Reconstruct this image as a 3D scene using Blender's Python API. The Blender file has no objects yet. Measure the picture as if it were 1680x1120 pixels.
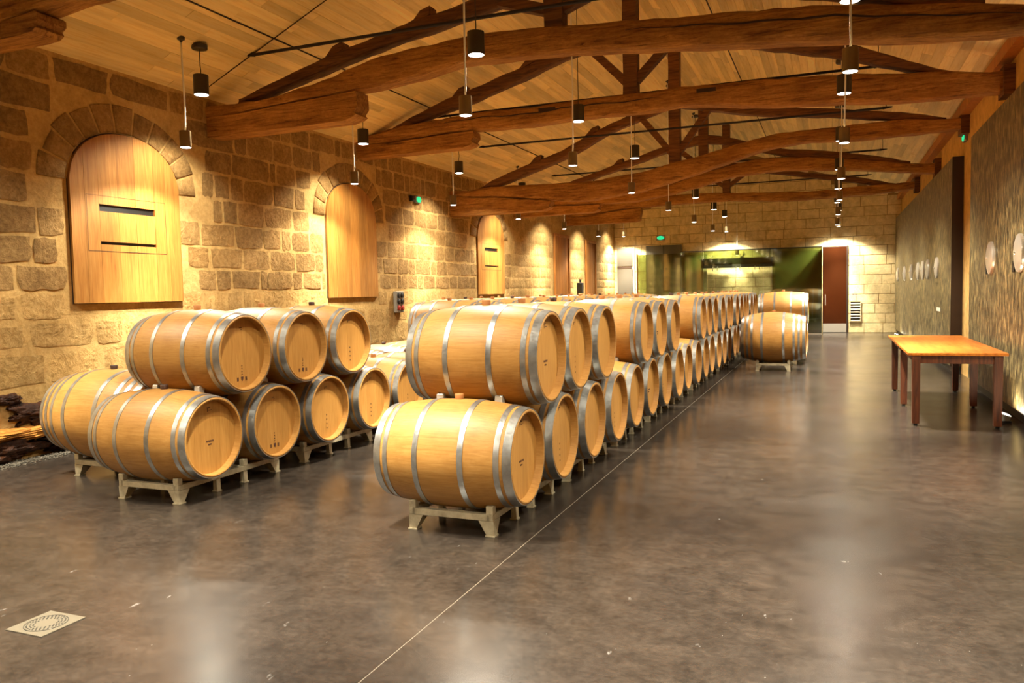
import bpy, bmesh, math, random
from mathutils import Vector, Matrix
random.seed(7)
sc = bpy.context.scene
COL = sc.collection
PI = math.pi

# ------------------------------------------------------------------ camera
cam_d = bpy.data.cameras.new('camera')
cam = bpy.data.objects.new('camera', cam_d)
COL.objects.link(cam)
PSI, PITCH, ROLL, CAMH, FPX = 0.38435, 0.06068, 0.02095, 1.5, 1300.0
cp, sp = math.cos(PITCH), math.sin(PITCH)
fw = Vector((-math.sin(PSI) * cp, math.cos(PSI) * cp, -sp))
rt0 = Vector((math.cos(PSI), math.sin(PSI), 0))
up0 = rt0.cross(fw)
rt = rt0 * math.cos(ROLL) - up0 * math.sin(ROLL)
up = rt0 * math.sin(ROLL) + up0 * math.cos(ROLL)
cam.matrix_world = Matrix(((rt.x, up.x, -fw.x, 0), (rt.y, up.y, -fw.y, 0), (rt.z, up.z, -fw.z, CAMH), (0, 0, 0, 1)))
cam_d.sensor_width = 36.0
cam_d.lens = FPX / 1680.0 * 36.0
cam_d.clip_start = 0.05
cam_d.clip_end = 200
sc.camera = cam

# ------------------------------------------------------------------ world, exposure
w = bpy.data.worlds.new('world'); sc.world = w
w.use_nodes = True
w.node_tree.nodes['Background'].inputs[0].default_value = (1.0, 0.8, 0.55, 1)
w.node_tree.nodes['Background'].inputs[1].default_value = 0.02
vs = sc.view_settings
vs.view_transform = 'Standard'; vs.look = 'None'; vs.gamma = 1.0
vs.use_curve_mapping = False
vs.exposure = -0.1
cy = sc.cycles
cy.max_bounces = 10; cy.diffuse_bounces = 8; cy.glossy_bounces = 4; cy.transmission_bounces = 6
cy.sample_clamp_indirect = 8.0
cy.use_denoising = True
cy.caustics_reflective = False; cy.caustics_refractive = False
LAMP_COL = (1.0, 0.92, 0.74)
W_HIGH, W_LOW = 370.0, 370.0      # wide lobe of a lamp; its core beam is CORE times stronger
CORE = 2.6

# ------------------------------------------------------------------ materials
def srgb(r, g, b):
    def f(c):
        c /= 255.0
        return c / 12.92 if c <= 0.04045 else ((c + 0.055) / 1.055) ** 2.4
    return (f(r), f(g), f(b), 1)

class NT:
    def __init__(s, name):
        s.m = bpy.data.materials.new(name); s.m.use_nodes = True
        s.t = s.m.node_tree; s.b = s.t.nodes['Principled BSDF']
    def n(s, typ, **kw):
        nd = s.t.nodes.new(typ)
        for k, v in kw.items():
            if k.startswith('i_'):
                key = k[2:]
                nd.inputs[int(key) if key.isdigit() else key.replace('_', ' ')].default_value = v
            else: setattr(nd, k, v)
        return nd
    def l(s, a, b): s.t.links.new(a, b)
    def bs(s, **kw):
        for k, v in kw.items(): s.b.inputs[k.replace('_', ' ')].default_value = v
    def coord(s, scale=(1, 1, 1), rnd=True, kind='Object'):
        tc = s.n('ShaderNodeTexCoord'); mp = s.n('ShaderNodeMapping')
        mp.inputs['Scale'].default_value = scale
        if rnd:
            oi = s.n('ShaderNodeObjectInfo')
            ml = s.n('ShaderNodeMath', operation='MULTIPLY', i_1=37.0)
            s.l(oi.outputs['Random'], ml.inputs[0])
            cb = s.n('ShaderNodeCombineXYZ')
            for i in range(3): s.l(ml.outputs[0], cb.inputs[i])
            ad = s.n('ShaderNodeVectorMath', operation='ADD')
            s.l(tc.outputs[kind], ad.inputs[0]); s.l(cb.outputs[0], ad.inputs[1])
            s.l(ad.outputs[0], mp.inputs[0])
        else: s.l(tc.outputs[kind], mp.inputs[0])
        return mp.outputs[0]
    def noise(s, vec, scale, detail=4, rough=0.55, dist=0.0):
        nz = s.n('ShaderNodeTexNoise', i_Scale=scale, i_Detail=detail, i_Roughness=rough, i_Distortion=dist)
        s.l(vec, nz.inputs['Vector']); return nz.outputs[0]
    def ramp(s, val, stops):
        r = s.n('ShaderNodeValToRGB')
        while len(r.color_ramp.elements) < len(stops): r.color_ramp.elements.new(0.5)
        for e, (p, c) in zip(r.color_ramp.elements, stops): e.position = p; e.color = c
        s.l(val, r.inputs[0]); return r.outputs[0]
    def mix(s, fac, a, b, mode='MIX'):
        m = s.n('ShaderNodeMix', data_type='RGBA', blend_type=mode)
        for v, i in ((fac, 0), (a, 6), (b, 7)):
            if hasattr(v, 'links'): s.l(v, m.inputs[i])
            else: m.inputs[i].default_value = v
        return m.outputs[2]
    def math(s, op, a, b=0.0, c=0.0):
        m = s.n('ShaderNodeMath', operation=op)
        for i, v in enumerate((a, b, c)):
            if hasattr(v, 'links'): s.l(v, m.inputs[i])
            else: m.inputs[i].default_value = v
        return m.outputs[0]
    def bump(s, h, strength=0.3, dist=0.01, prev=None):
        b = s.n('ShaderNodeBump', i_Strength=strength, i_Distance=dist)
        s.l(h, b.inputs['Height'])
        if prev is not None: s.l(prev, b.inputs['Normal'])
        s.l(b.outputs[0], s.b.inputs['Normal']); return b.outputs[0]
    def rnd(s):
        oi = s.n('ShaderNodeObjectInfo'); ge = s.n('ShaderNodeNewGeometry')
        a = s.math('ADD', oi.outputs['Random'], ge.outputs['Random Per Island'])
        return s.math('FRACT', a)
    def color(s, c): s.l(c, s.b.inputs['Base Color'])

def G(v): return (v, v, v, 1)

def mat_plain(name, col, rough=0.6, metal=0.0, spec=0.5):
    k = NT(name); k.bs(Base_Color=col, Roughness=rough, Metallic=metal)
    k.b.inputs['Specular IOR Level'].default_value = spec
    return k.m

def mat_grain(name, c1, c2, c3, scale, axis=0, rough=0.55, bump=0.15, var=0.25, bd=0.003, spec=0.35):
    """wood: grain running along the given axis, tone varying from piece to piece"""
    k = NT(name)
    sv = [scale * 1.0] * 3; sv[axis] = scale * 0.07
    v = k.coord(tuple(sv))
    n1 = k.noise(v, 6.0, 6, 0.6, 0.6)
    v2 = k.coord(tuple(x * 0.25 for x in sv))
    n2 = k.noise(v2, 5.0, 3, 0.5)
    c = k.ramp(n1, [(0.3, c1), (0.5, c2), (0.75, c3)])
    r = k.rnd()
    mul = k.ramp(r, [(0.0, G(1 - var)), (1.0, G(1 + 0.12))])
    c = k.mix(1.0, c, mul, 'MULTIPLY')
    m2 = k.ramp(n2, [(0.3, G(0.82)), (0.7, G(1.08))])
    c = k.mix(1.0, c, m2, 'MULTIPLY')
    k.color(c); k.bs(Roughness=rough); k.b.inputs['Specular IOR Level'].default_value = spec
    k.bump(n1, bump, bd)
    return k.m

M = {}
def barrel_oak():
    k = NT('barrel_oak')
    tc = k.n('ShaderNodeTexCoord'); sx = k.n('ShaderNodeSeparateXYZ')
    k.l(tc.outputs['Object'], sx.inputs[0])
    ang = k.math('ARCTAN2', sx.outputs[2], sx.outputs[1])
    u_ = k.math('MULTIPLY', ang, 28 / (2 * PI))
    st = k.math('FLOOR', u_)
    ed_ = k.math('ABSOLUTE', k.math('SUBTRACT', k.math('FRACT', u_), 0.5))
    oi = k.n('ShaderNodeObjectInfo')
    wn = k.n('ShaderNodeTexWhiteNoise', noise_dimensions='1D')
    k.l(k.math('ADD', st, k.math('MULTIPLY', oi.outputs['Random'], 913.0)), wn.inputs['W'])
    v = k.coord((1.2, 16, 16))
    n1 = k.noise(v, 5.0, 6, 0.6, 0.4)
    n2 = k.noise(k.coord((1, 1, 1)), 5.0, 5, 0.65)
    c = k.ramp(n1, [(0.25, srgb(148, 105, 48)), (0.5, srgb(164, 120, 60)), (0.8, srgb(176, 134, 74))])
    c = k.mix(1.0, c, k.ramp(wn.outputs[0], [(0, (0.945, 0.93, 0.91, 1)), (1, G(1.02))]), 'MULTIPLY')
    c = k.mix(1.0, c, k.ramp(n2, [(0.28, (0.84, 0.8, 0.74, 1)), (0.5, G(1.0))]), 'MULTIPLY')
    c = k.mix(1.0, c, k.ramp(oi.outputs['Random'], [(0, (0.93, 0.89, 0.84, 1)), (1, G(1.04))]), 'MULTIPLY')
    c = k.mix(1.0, c, k.ramp(ed_, [(0.482, G(1.0)), (0.492, (0.8, 0.75, 0.68, 1))]), 'MULTIPLY')
    k.color(c); k.bs(Roughness=0.5); k.b.inputs['Specular IOR Level'].default_value = 0.35
    k.bump(n1, 0.08, 0.002)
    return k.m
def head_oak():
    k = NT('barrel_head_oak')
    tc = k.n('ShaderNodeTexCoord'); sx = k.n('ShaderNodeSeparateXYZ')
    k.l(tc.outputs['Object'], sx.inputs[0])
    oi = k.n('ShaderNodeObjectInfo')
    bd = k.math('FLOOR', k.math('ADD', k.math('MULTIPLY', sx.outputs[1], 11.0), oi.outputs['Random']))
    wn = k.n('ShaderNodeTexWhiteNoise', noise_dimensions='1D')
    k.l(k.math('ADD', bd, k.math('MULTIPLY', oi.outputs['Random'], 517.0)), wn.inputs['W'])
    n1 = k.noise(k.coord((14, 14, 1.0)), 5.0, 5, 0.6, 0.4)
    c = k.ramp(n1, [(0.25, srgb(152, 107, 47)), (0.5, srgb(167, 120, 58)), (0.8, srgb(179, 134, 69))])
    c = k.mix(1.0, c, k.ramp(wn.outputs[0], [(0, (0.9, 0.88, 0.84, 1)), (1, G(1.04))]), 'MULTIPLY')
    k.color(c); k.bs(Roughness=0.55); k.b.inputs['Specular IOR Level'].default_value = 0.3
    k.bump(n1, 0.08, 0.002)
    return k.m
M['oak'] = barrel_oak(); M['head'] = head_oak()
def galvanized():
    k = NT('galvanized_hoop')
    n1 = k.noise(k.coord((1, 1, 1)), 60.0, 3, 0.6)
    n2 = k.noise(k.coord((1, 1, 1)), 9.0, 3, 0.6)
    c = k.ramp(n2, [(0.3, srgb(140, 140, 136)), (0.7, srgb(186, 186, 182))])
    k.color(c); k.bs(Metallic=0.85)
    k.l(k.ramp(n1, [(0.3, G(0.28)), (0.7, G(0.42))]), k.b.inputs['Roughness'])
    return k.m
M['hoop'] = galvanized()
M['bung'] = mat_plain('bung_wood', srgb(160, 104, 50), 0.7)
M['bung_dark'] = mat_plain('bung_silicone', srgb(60, 34, 20), 0.5)
M['ink'] = mat_plain('burnt_stamp', srgb(70, 36, 14), 0.8)
def rack_paint():
    k = NT('rack_painted_steel')
    n1 = k.noise(k.coord((1, 1, 1)), 14.0, 5, 0.65)
    k.color(k.ramp(n1, [(0.3, srgb(150, 138, 112)), (0.6, srgb(186, 174, 144))]))
    k.bs(Roughness=0.42, Metallic=0.25)
    return k.m
M['rack'] = rack_paint()
M['chock'] = mat_plain('chock_metal', srgb(205, 205, 198), 0.35, 0.6)

def old_timber():
    k = NT('old_truss_timber')
    v = k.coord((0.55, 7, 7))
    n1 = k.noise(v, 4.5, 8, 0.68, 0.9)
    n2 = k.noise(k.coord((0.9, 2.2, 2.2)), 2.3, 5, 0.6)
    n3 = k.noise(k.coord((1, 1, 1)), 26.0, 5, 0.7)
    c = k.ramp(n1, [(0.3, srgb(92, 56, 22)), (0.42, srgb(168, 114, 52)), (0.58, srgb(200, 144, 72)), (0.78, srgb(216, 166, 96))])
    c = k.mix(1.0, c, k.ramp(n2, [(0.3, (0.62, 0.54, 0.46, 1)), (0.65, G(1.05))]), 'MULTIPLY')
    c = k.mix(1.0, c, k.ramp(n3, [(0.3, (0.8, 0.78, 0.75, 1)), (0.6, G(1.0))]), 'MULTIPLY')
    k.color(c); k.bs(Roughness=0.7); k.b.inputs['Specular IOR Level'].default_value = 0.25
    h = k.math('ADD', n1, k.math('MULTIPLY', n3, 0.4))
    k.bump(h, 0.9, 0.03)
    return k.m
M['timber'] = old_timber()
M['timber_dark'] = mat_grain('dark_rafter_timber', srgb(66, 38, 18), srgb(112, 70, 34), srgb(142, 94, 48), 5.0, 0, 0.75, 0.5, 0.25, 0.015)
M['plank'] = mat_grain('ceiling_pine', srgb(236, 202, 132), srgb(246, 220, 154), srgb(250, 228, 170), 6.0, 1, 0.6, 0.08, 0.26)
M['oakboard'] = mat_grain('shutter_oak', srgb(152, 98, 40), srgb(172, 118, 52), srgb(188, 138, 70), 7.0, 2, 0.55, 0.12, 0.16)
M['doorwood'] = mat_grain('door_wood', srgb(150, 92, 36), srgb(168, 108, 46), srgb(184, 126, 60), 7.0, 2, 0.55, 0.12, 0.15)
M['tabletop'] = mat_grain('table_top_wood', srgb(156, 82, 22), srgb(180, 102, 34), srgb(196, 120, 46), 5.0, 1, 0.32, 0.06, 0.1)
M['tableleg'] = mat_grain('table_leg_wood', srgb(58, 26, 10), srgb(86, 42, 18), srgb(110, 58, 26), 6.0, 2, 0.5, 0.1, 0.15)

def stone_mat(name, stops, var_lo, bump=0.7, bd=0.02):
    k = NT(name)
    n1 = k.noise(k.coord((1, 1, 1), kind='Object'), 2.2, 8, 0.7)
    geo = k.n('ShaderNodeNewGeometry')
    mp = k.n('ShaderNodeMapping'); k.l(geo.outputs['Position'], mp.inputs[0])
    n2 = k.noise(mp.outputs[0], 22.0, 8, 0.72)
    n3 = k.noise(mp.outputs[0], 4.5, 6, 0.65, 0.6)
    c = k.ramp(n2, stops)
    c = k.mix(1.0, c, k.ramp(k.rnd(), [(0, var_lo), (0.6, G(1.0)), (1, (1.1, 1.06, 1.0, 1))]), 'MULTIPLY')
    c = k.mix(1.0, c, k.ramp(n3, [(0.3, (0.72, 0.7, 0.66, 1)), (0.6, G(1.05))]), 'MULTIPLY')
    k.color(c); k.bs(Roughness=0.92); k.b.inputs['Specular IOR Level'].default_value = 0.15
    h = k.math('ADD', k.math('MULTIPLY', n2, 0.6), n3)
    k.bump(h, bump, bd)
    return k.m
M['stone'] = stone_mat('wall_stone', [(0.25, srgb(120, 92, 54)), (0.5, srgb(156, 124, 76)), (0.75, srgb(184, 152, 100))], (0.8, 0.78, 0.76, 1), 1.0, 0.03)
M['mortar'] = stone_mat('wall_mortar', [(0.25, srgb(166, 134, 80)), (0.5, srgb(186, 154, 98)), (0.75, srgb(200, 170, 114))], G(0.95), 0.6, 0.02)
M['stone_low'] = stone_mat('wall_stone_rendered', [(0.25, srgb(146, 114, 64)), (0.5, srgb(182, 148, 92)), (0.75, srgb(202, 170, 114))], (0.86, 0.85, 0.83, 1), 1.0, 0.03)
M['ashlar'] = stone_mat('ashlar_block', [(0.25, srgb(222, 198, 144)), (0.5, srgb(232, 210, 158)), (0.75, srgb(238, 218, 170))], (0.92, 0.9, 0.88, 1), 0.12, 0.006)
M['joint'] = mat_plain('ashlar_joint', srgb(150, 118, 72), 0.9)
M['plaster'] = stone_mat('limewash_plaster', [(0.25, srgb(206, 164, 96)), (0.5, srgb(214, 174, 106)), (0.75, srgb(220, 182, 116))], G(0.98), 0.1, 0.004)

def floor_mat():
    k = NT('polished_concrete')
    tc = k.n('ShaderNodeTexCoord')
    n1 = k.noise(tc.outputs['Object'], 0.9, 8, 0.62, 0.2)
    n2 = k.noise(tc.outputs['Object'], 7.0, 8, 0.7)
    n3 = k.noise(tc.outputs['Object'], 1.6, 4, 0.5)
    n4 = k.noise(tc.outputs['Object'], 32.0, 4, 0.7)
    c = k.ramp(n1, [(0.3, srgb(40, 35, 31)), (0.55, srgb(49, 42, 36)), (0.75, srgb(58, 48, 40))])
    c = k.mix(1.0, c, k.ramp(n2, [(0.3, G(0.55)), (0.7, G(1.42))]), 'MULTIPLY')
    c = k.mix(1.0, c, k.ramp(n4, [(0.35, G(0.74)), (0.65, G(1.18))]), 'MULTIPLY')
    mp = k.n('ShaderNodeMapping'); mp.inputs['Scale'].default_value = (2.6, 1.1, 1); mp.inputs['Rotation'].default_value = (0, 0, 0.6)
    k.l(tc.outputs['Object'], mp.inputs[0])
    n5 = k.noise(mp.outputs[0], 4.6, 5, 0.6)
    scuff = k.ramp(n5, [(0.69, G(0)), (0.75, G(0.7))])
    c = k.mix(scuff, c, srgb(120, 115, 110))
    n6 = k.noise(mp.outputs[0], 22.0, 2, 0.5)
    c = k.mix(k.ramp(n6, [(0.76, G(0)), (0.79, G(0.5))]), c, srgb(128, 122, 114))
    k.color(c)
    k.l(k.ramp(n3, [(0.3, G(0.2)), (0.7, G(0.258))]), k.b.inputs['Roughness'])
    k.b.inputs['Specular IOR Level'].default_value = 0.45
    return k.m
M['floor'] = floor_mat()
M['sealant'] = mat_plain('joint_sealant', srgb(104, 92, 76), 0.7)
def vat_mat():
    k = NT('textured_vat_cladding')
    geo = k.n('ShaderNodeNewGeometry')
    mp = k.n('ShaderNodeMapping'); mp.inputs['Scale'].default_value = (1, 1, 0.4); k.l(geo.outputs['Position'], mp.inputs[0])
    n1 = k.noise(mp.outputs[0], 15.0, 5, 0.66, 0.3)
    n2 = k.noise(geo.outputs['Position'], 1.2, 5, 0.6)
    mp3 = k.n('ShaderNodeMapping'); mp3.inputs['Scale'].default_value = (1, 0.3, 1.6); k.l(geo.outputs['Position'], mp3.inputs[0])
    n3 = k.noise(mp3.outputs[0], 1.6, 4, 0.6)
    c = k.ramp(n1, [(0.36, srgb(42, 36, 25)), (0.5, srgb(108, 94, 62)), (0.64, srgb(172, 152, 104))])  # relief shading also put into the colour, dark hollows to pale ridges
    c = k.mix(1.0, c, k.ramp(n2, [(0.3, (0.75, 0.78, 0.8, 1)), (0.7, G(1.1))]), 'MULTIPLY')
    c = k.mix(1.0, c, k.ramp(n3, [(0.35, G(0.85)), (0.65, G(1.12))]), 'MULTIPLY')
    k.color(c); k.bs(Roughness=0.42, Metallic=0.15)
    k.b.inputs['Specular IOR Level'].default_value = 0.6
    k.bump(n1, 0.8, 0.025)
    return k.m
M['vat'] = vat_mat()
M['vat_edge'] = mat_plain('vat_edge_dark', srgb(44, 26, 14), 0.5)
M['steel'] = mat_plain('stainless_steel', srgb(226, 220, 206), 0.3, 0.65)
M['black'] = mat_plain('black_plastic', srgb(18, 16, 14), 0.5)
M['rod'] = mat_plain('black_iron', srgb(30, 20, 12), 0.6, 0.3)
M['seam'] = mat_plain('dark_seam', srgb(50, 30, 12), 0.8)
M['can'] = mat_plain('lamp_can_anodised', srgb(70, 62, 50), 0.35, 0.5)
M['can_low'] = mat_plain('lamp_can_bronze', srgb(138, 118, 84), 0.35, 0.6)
M['cord'] = mat_plain('lamp_cord_lit', srgb(240, 236, 224), 0.5)  # whitened to stand in for light from the high lamps on it
M['cord_dark'] = mat_plain('lamp_cord_dark', srgb(60, 44, 24), 0.6)
M['greybox'] = mat_plain('grey_plastic', srgb(130, 124, 112), 0.5)
M['red'] = mat_plain('red_socket', srgb(150, 40, 26), 0.45)
M['greydoor'] = mat_plain('grey_painted_metal', srgb(92, 87, 77), 0.4, 0.2)
M['white'] = mat_plain('white_enamel', srgb(235, 230, 215), 0.4)
M['frame_white'] = mat_plain('pale_frame', srgb(190, 172, 132), 0.5)
M['copper'] = mat_plain('brown_glossy_metal', srgb(120, 66, 36), 0.12, 0.85)
M['duct'] = mat_plain('dark_duct', srgb(34, 32, 22), 0.5)
M['drain'] = mat_plain('drain_steel', srgb(100, 92, 76), 0.45, 0.3)
M['hole'] = mat_plain('drain_hole', srgb(14, 10, 8), 0.9)
M['gravel'] = stone_mat('grey_gravel', [(0.25, srgb(50, 47, 42)), (0.5, srgb(84, 79, 70)), (0.75, srgb(120, 114, 102))], (0.6, 0.6, 0.6, 1), 0.5, 0.01)
M['rock'] = stone_mat('dark_wet_rock', [(0.25, srgb(18, 10, 6)), (0.5, srgb(48, 26, 14)), (0.75, srgb(90, 52, 26))], (0.8, 0.8, 0.8, 1), 1.0, 0.03)
M['rock'].node_tree.nodes['Principled BSDF'].inputs['Roughness'].default_value = 0.35
M['ledge'] = stone_mat('ochre_ledge', [(0.25, srgb(140, 88, 34)), (0.5, srgb(188, 128, 58)), (0.75, srgb(208, 150, 76))], (0.9, 0.9, 0.9, 1), 0.9, 0.03)
def emit(name, col, s):
    k = NT(name); k.bs(Base_Color=(0.8, 0.8, 0.8, 1), Emission_Color=col, Emission_Strength=s)
    return k.m
M['lens'] = emit('lamp_lens', (1.0, 0.95, 0.86, 1), 14.0)
M['green'] = emit('exit_sign_green', (0.02, 0.75, 0.3, 1), 1.1)
M['green'].node_tree.nodes['Principled BSDF'].inputs['Base Color'].default_value = srgb(10, 120, 60)
def glass(name, col, rough, trans):
    k = NT(name)
    gl = k.n('ShaderNodeBsdfGlossy', i_Roughness=rough); gl.inputs[0].default_value = (0.85, 0.88, 0.78, 1)
    tr = k.n('ShaderNodeBsdfTransparent'); tr.inputs[0].default_value = col
    fr = k.n('ShaderNodeFresnel', i_IOR=1.5)
    f = k.math('ADD', k.math('MULTIPLY', fr.outputs[0], 1.2), trans)
    mx = k.n('ShaderNodeMixShader')
    k.l(f, mx.inputs[0]); k.l(tr.outputs[0], mx.inputs[1]); k.l(gl.outputs[0], mx.inputs[2])
    k.l(mx.outputs[0], k.t.nodes['Material Output'].inputs[0])
    return k.m
M['glass'] = glass('green_tinted_glass', (0.46, 0.54, 0.32, 1), 0.04, 0.12)
M['glass_clear'] = glass('clear_glass', (0.86, 0.90, 0.76, 1), 0.02, 0.02)

# ------------------------------------------------------------------ mesh helpers
def link(o, parent=None):
    COL.objects.link(o)
    if parent is not None: o.parent = parent
    return o
def mesh(name, verts, faces, mat, smooth=False):
    me = bpy.data.meshes.new(name)
    me.from_pydata([tuple(v) for v in verts], [], faces)
    if mat is not None: me.materials.append(mat)
    if smooth:
        me.polygons.foreach_set('use_smooth', [True] * len(me.polygons))
    me.update()
    return me
def obj(name, me, parent=None, loc=(0, 0, 0), rot=(0, 0, 0), scale=(1, 1, 1)):
    o = bpy.data.objects.new(name, me); link(o, parent)
    o.location = loc; o.rotation_euler = rot; o.scale = scale
    return o
def tag(o, label=None, cat=None, group=None, kind=None):
    if label: o['label'] = label
    if cat: o['category'] = cat
    if group: o['group'] = group
    if kind: o['kind'] = kind
    return o
def thing(name, label, cat, loc=(0, 0, 0), rz=0.0, group=None):
    o = bpy.data.objects.new(name, None); link(o)
    o.empty_display_size = 0.1
    o.location = loc; o.rotation_euler = (0, 0, rz)
    return tag(o, label, cat, group)
class MB:
    def __init__(s): s.v = []; s.f = []
    def add(s, verts, faces):
        b = len(s.v); s.v += [tuple(v) for v in verts]
        s.f += [tuple(i + b for i in f) for f in faces]
    def box(s, x0, x1, y0, y1, z0, z1):
        s.add([(x0, y0, z0), (x1, y0, z0), (x1, y1, z0), (x0, y1, z0), (x0, y0, z1), (x1, y0, z1), (x1, y1, z1), (x0, y1, z1)],
              [(0, 3, 2, 1), (4, 5, 6, 7), (0, 1, 5, 4), (1, 2, 6, 5), (2, 3, 7, 6), (3, 0, 4, 7)])
    def frustum(s, b, t, z0, z1):  # rectangles (x0,x1,y0,y1) at bottom and top
        s.add([(b[0], b[2], z0), (b[1], b[2], z0), (b[1], b[3], z0), (b[0], b[3], z0),
               (t[0], t[2], z1), (t[1], t[2], z1), (t[1], t[3], z1), (t[0], t[3], z1)],
              [(0, 3, 2, 1), (4, 5, 6, 7), (0, 1, 5, 4), (1, 2, 6, 5), (2, 3, 7, 6), (3, 0, 4, 7)])
    def prism(s, pts, axis, a, b):
        """polygon pts in the plane normal to axis, extruded from a to b"""
        def P(p, q):
            return {0: (q, p[0], p[1]), 1: (p[0], q, p[1]), 2: (p[0], p[1], q)}[axis]
        n = len(pts)
        s.add([P(p, a) for p in pts] + [P(p, b) for p in pts],
              [tuple(range(n))[::-1], tuple(range(n, 2 * n))] + [(i, (i + 1) % n, n + (i + 1) % n, n + i) for i in range(n)])
    def lathe(s, prof, n, axis=2, c=(0, 0, 0), close=False):
        """prof: (r, h) pairs, revolved about axis"""
        vs_, fs = [], []
        m = len(prof)
        for i in range(n):
            a = 2 * PI * i / n
            for r, h in prof:
                p = (r * math.cos(a), r * math.sin(a), h)
                if axis == 0: p = (p[2], p[0], p[1])
                if axis == 1: p = (p[1], p[2], p[0])
                vs_.append((p[0] + c[0], p[1] + c[1], p[2] + c[2]))
        for i in range(n):
            j = (i + 1) % n
            for k in range(m - 1 + (1 if close else 0)):
                k2 = (k + 1) % m
                fs.append((i * m + k, j * m + k, j * m + k2, i * m + k2))
        s.add(vs_, fs)
    def disc(s, r, h, n, axis=2, c=(0, 0, 0), flip=False):
        vs_ = []
        for i in range(n):
            a = 2 * PI * i / n
            p = (r * math.cos(a), r * math.sin(a), h)
            if axis == 0: p = (p[2], p[0], p[1])
            if axis == 1: p = (p[1], p[2], p[0])
            vs_.append((p[0] + c[0], p[1] + c[1], p[2] + c[2]))
        s.add(vs_, [tuple(range(n))[::-1] if flip else tuple(range(n))])
    def tube(s, pts, r, n=6):
        pts = [Vector(p) for p in pts]
        vs_, fs = [], []
        for i, p in enumerate(pts):
            d = (pts[min(i + 1, len(pts) - 1)] - pts[max(i - 1, 0)]).normalized()
            a = d.cross(Vector((0.31, 0.77, 0.55))).normalized(); b = d.cross(a)
            for k in range(n):
                t = 2 * PI * k / n
                vs_.append(p + a * (r * math.cos(t)) + b * (r * math.sin(t)))
        for i in range(len(pts) - 1):
            for k in range(n):
                k2 = (k + 1) % n
                fs.append((i * n + k, i * n + k2, (i + 1) * n + k2, (i + 1) * n + k))
        fs.append(tuple(range(n))[::-1]); fs.append(tuple((len(pts) - 1) * n + k for k in range(n)))
        s.add(vs_, fs)
    def me(s, name, mat, smooth=False):
        m_ = mesh(name, s.v, s.f, mat, smooth)
        bm = bmesh.new(); bm.from_mesh(m_)
        bmesh.ops.recalc_face_normals(bm, faces=bm.faces)
        bm.to_mesh(m_); bm.free()
        return m_
    def build(s, name, mat, parent=None, smooth=False, **kw):
        return obj(name, s.me(name, mat, smooth), parent, **kw)
def autosmooth(me, ang=35):
    me.polygons.foreach_set('use_smooth', [True] * len(me.polygons))
    bm = bmesh.new(); bm.from_mesh(me)
    for e in bm.edges:
        if len(e.link_faces) == 2 and e.calc_face_angle(0) > math.radians(ang): e.smooth = False
    bm.to_mesh(me); bm.free()
    return me
def bevel_me(me, w_, seg=1):
    bm = bmesh.new(); bm.from_mesh(me)
    bmesh.ops.bevel(bm, geom=list(bm.edges), offset=w_, segments=seg, affect='EDGES', profile=0.6)
    bm.to_mesh(me); bm.free(); return me
def proj(p):
    d = Vector(p) - Vector((0, 0, CAMH)); z = d.dot(fw)
    if z <= 0.1: return None
    return (840 + FPX * d.dot(rt) / z, 560 - FPX * d.dot(up) / z, z)
def inframe(p, m=60):
    q = proj(p)
    return q is not None and -m < q[0] < 1680 + m and -m < q[1] < 1120 + m

# ------------------------------------------------------------------ dimensions
XL, XR = -7.22, 2.02            # stone wall, vat-side wall
YB, YE = -3.0, 27.8             # wall behind, end wall
RIDX, RIDZ = -2.67, 6.0
SL, SR = 0.44, 0.354            # slopes of the two roof sides
def ceilz(x): return RIDZ - SL * (RIDX - x) if x < RIDX else RIDZ - SR * (x - RIDX)

# ------------------------------------------------------------------ floor
fl = MB()
fl.box(XL - 0.3, -1.708, YB, YE + 0.2, -0.2, 0); 
fl.box(-1.701, XR + 0.2, YB, YE + 0.2, -0.2, 0)
fl.box(-1.708, -1.701, YB, YE + 0.2, -0.2, -0.004)
floor = tag(fl.build('floor', M['floor']), 'dark polished concrete floor with worn patches and scuffs', kind='structure')
jt = MB(); jt.box(-1.708, -1.701, YB, YE, -0.004, -0.0015)
tag(jt.build('joint_filler', M['sealant'], floor), 'pale sealant filling the long saw cut')
# gravel along the stone wall
random.seed(3)
gv = MB()
gv.box(XL + 0.04, XL + 0.2, 3.6, 9.0, 0.0, 0.012)
for i in range(1500):
    r = random.uniform(0.006, 0.016); x = XL + 0.2 * (random.random() ** 1.4) + 0.06; y = random.uniform(3.6, 9.0)
    z = 0.012 if x < XL + 0.2 else 0.0
    p = [(r, 0, 0), (-r * 0.9, r * 0.2, 0), (0, r, 0), (r * 0.1, -r, 0), (0, 0, r * 0.8), (0, 0, -r * 0.6)]
    a = random.random() * 6.28; ca, sa = math.cos(a), math.sin(a)
    p = [(x + q[0] * ca - q[1] * sa, y + q[0] * sa + q[1] * ca, z + r * 0.3 + q[2]) for q in p]
    gv.add(p, [(0, 2, 4), (2, 1, 4), (1, 3, 4), (3, 0, 4), (2, 0, 5), (1, 2, 5), (3, 1, 5), (0, 3, 5)])
tag(gv.build('gravel', M['gravel']), 'strip of loose grey gravel along the foot of the stone wall', 'gravel', kind='stuff')

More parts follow.
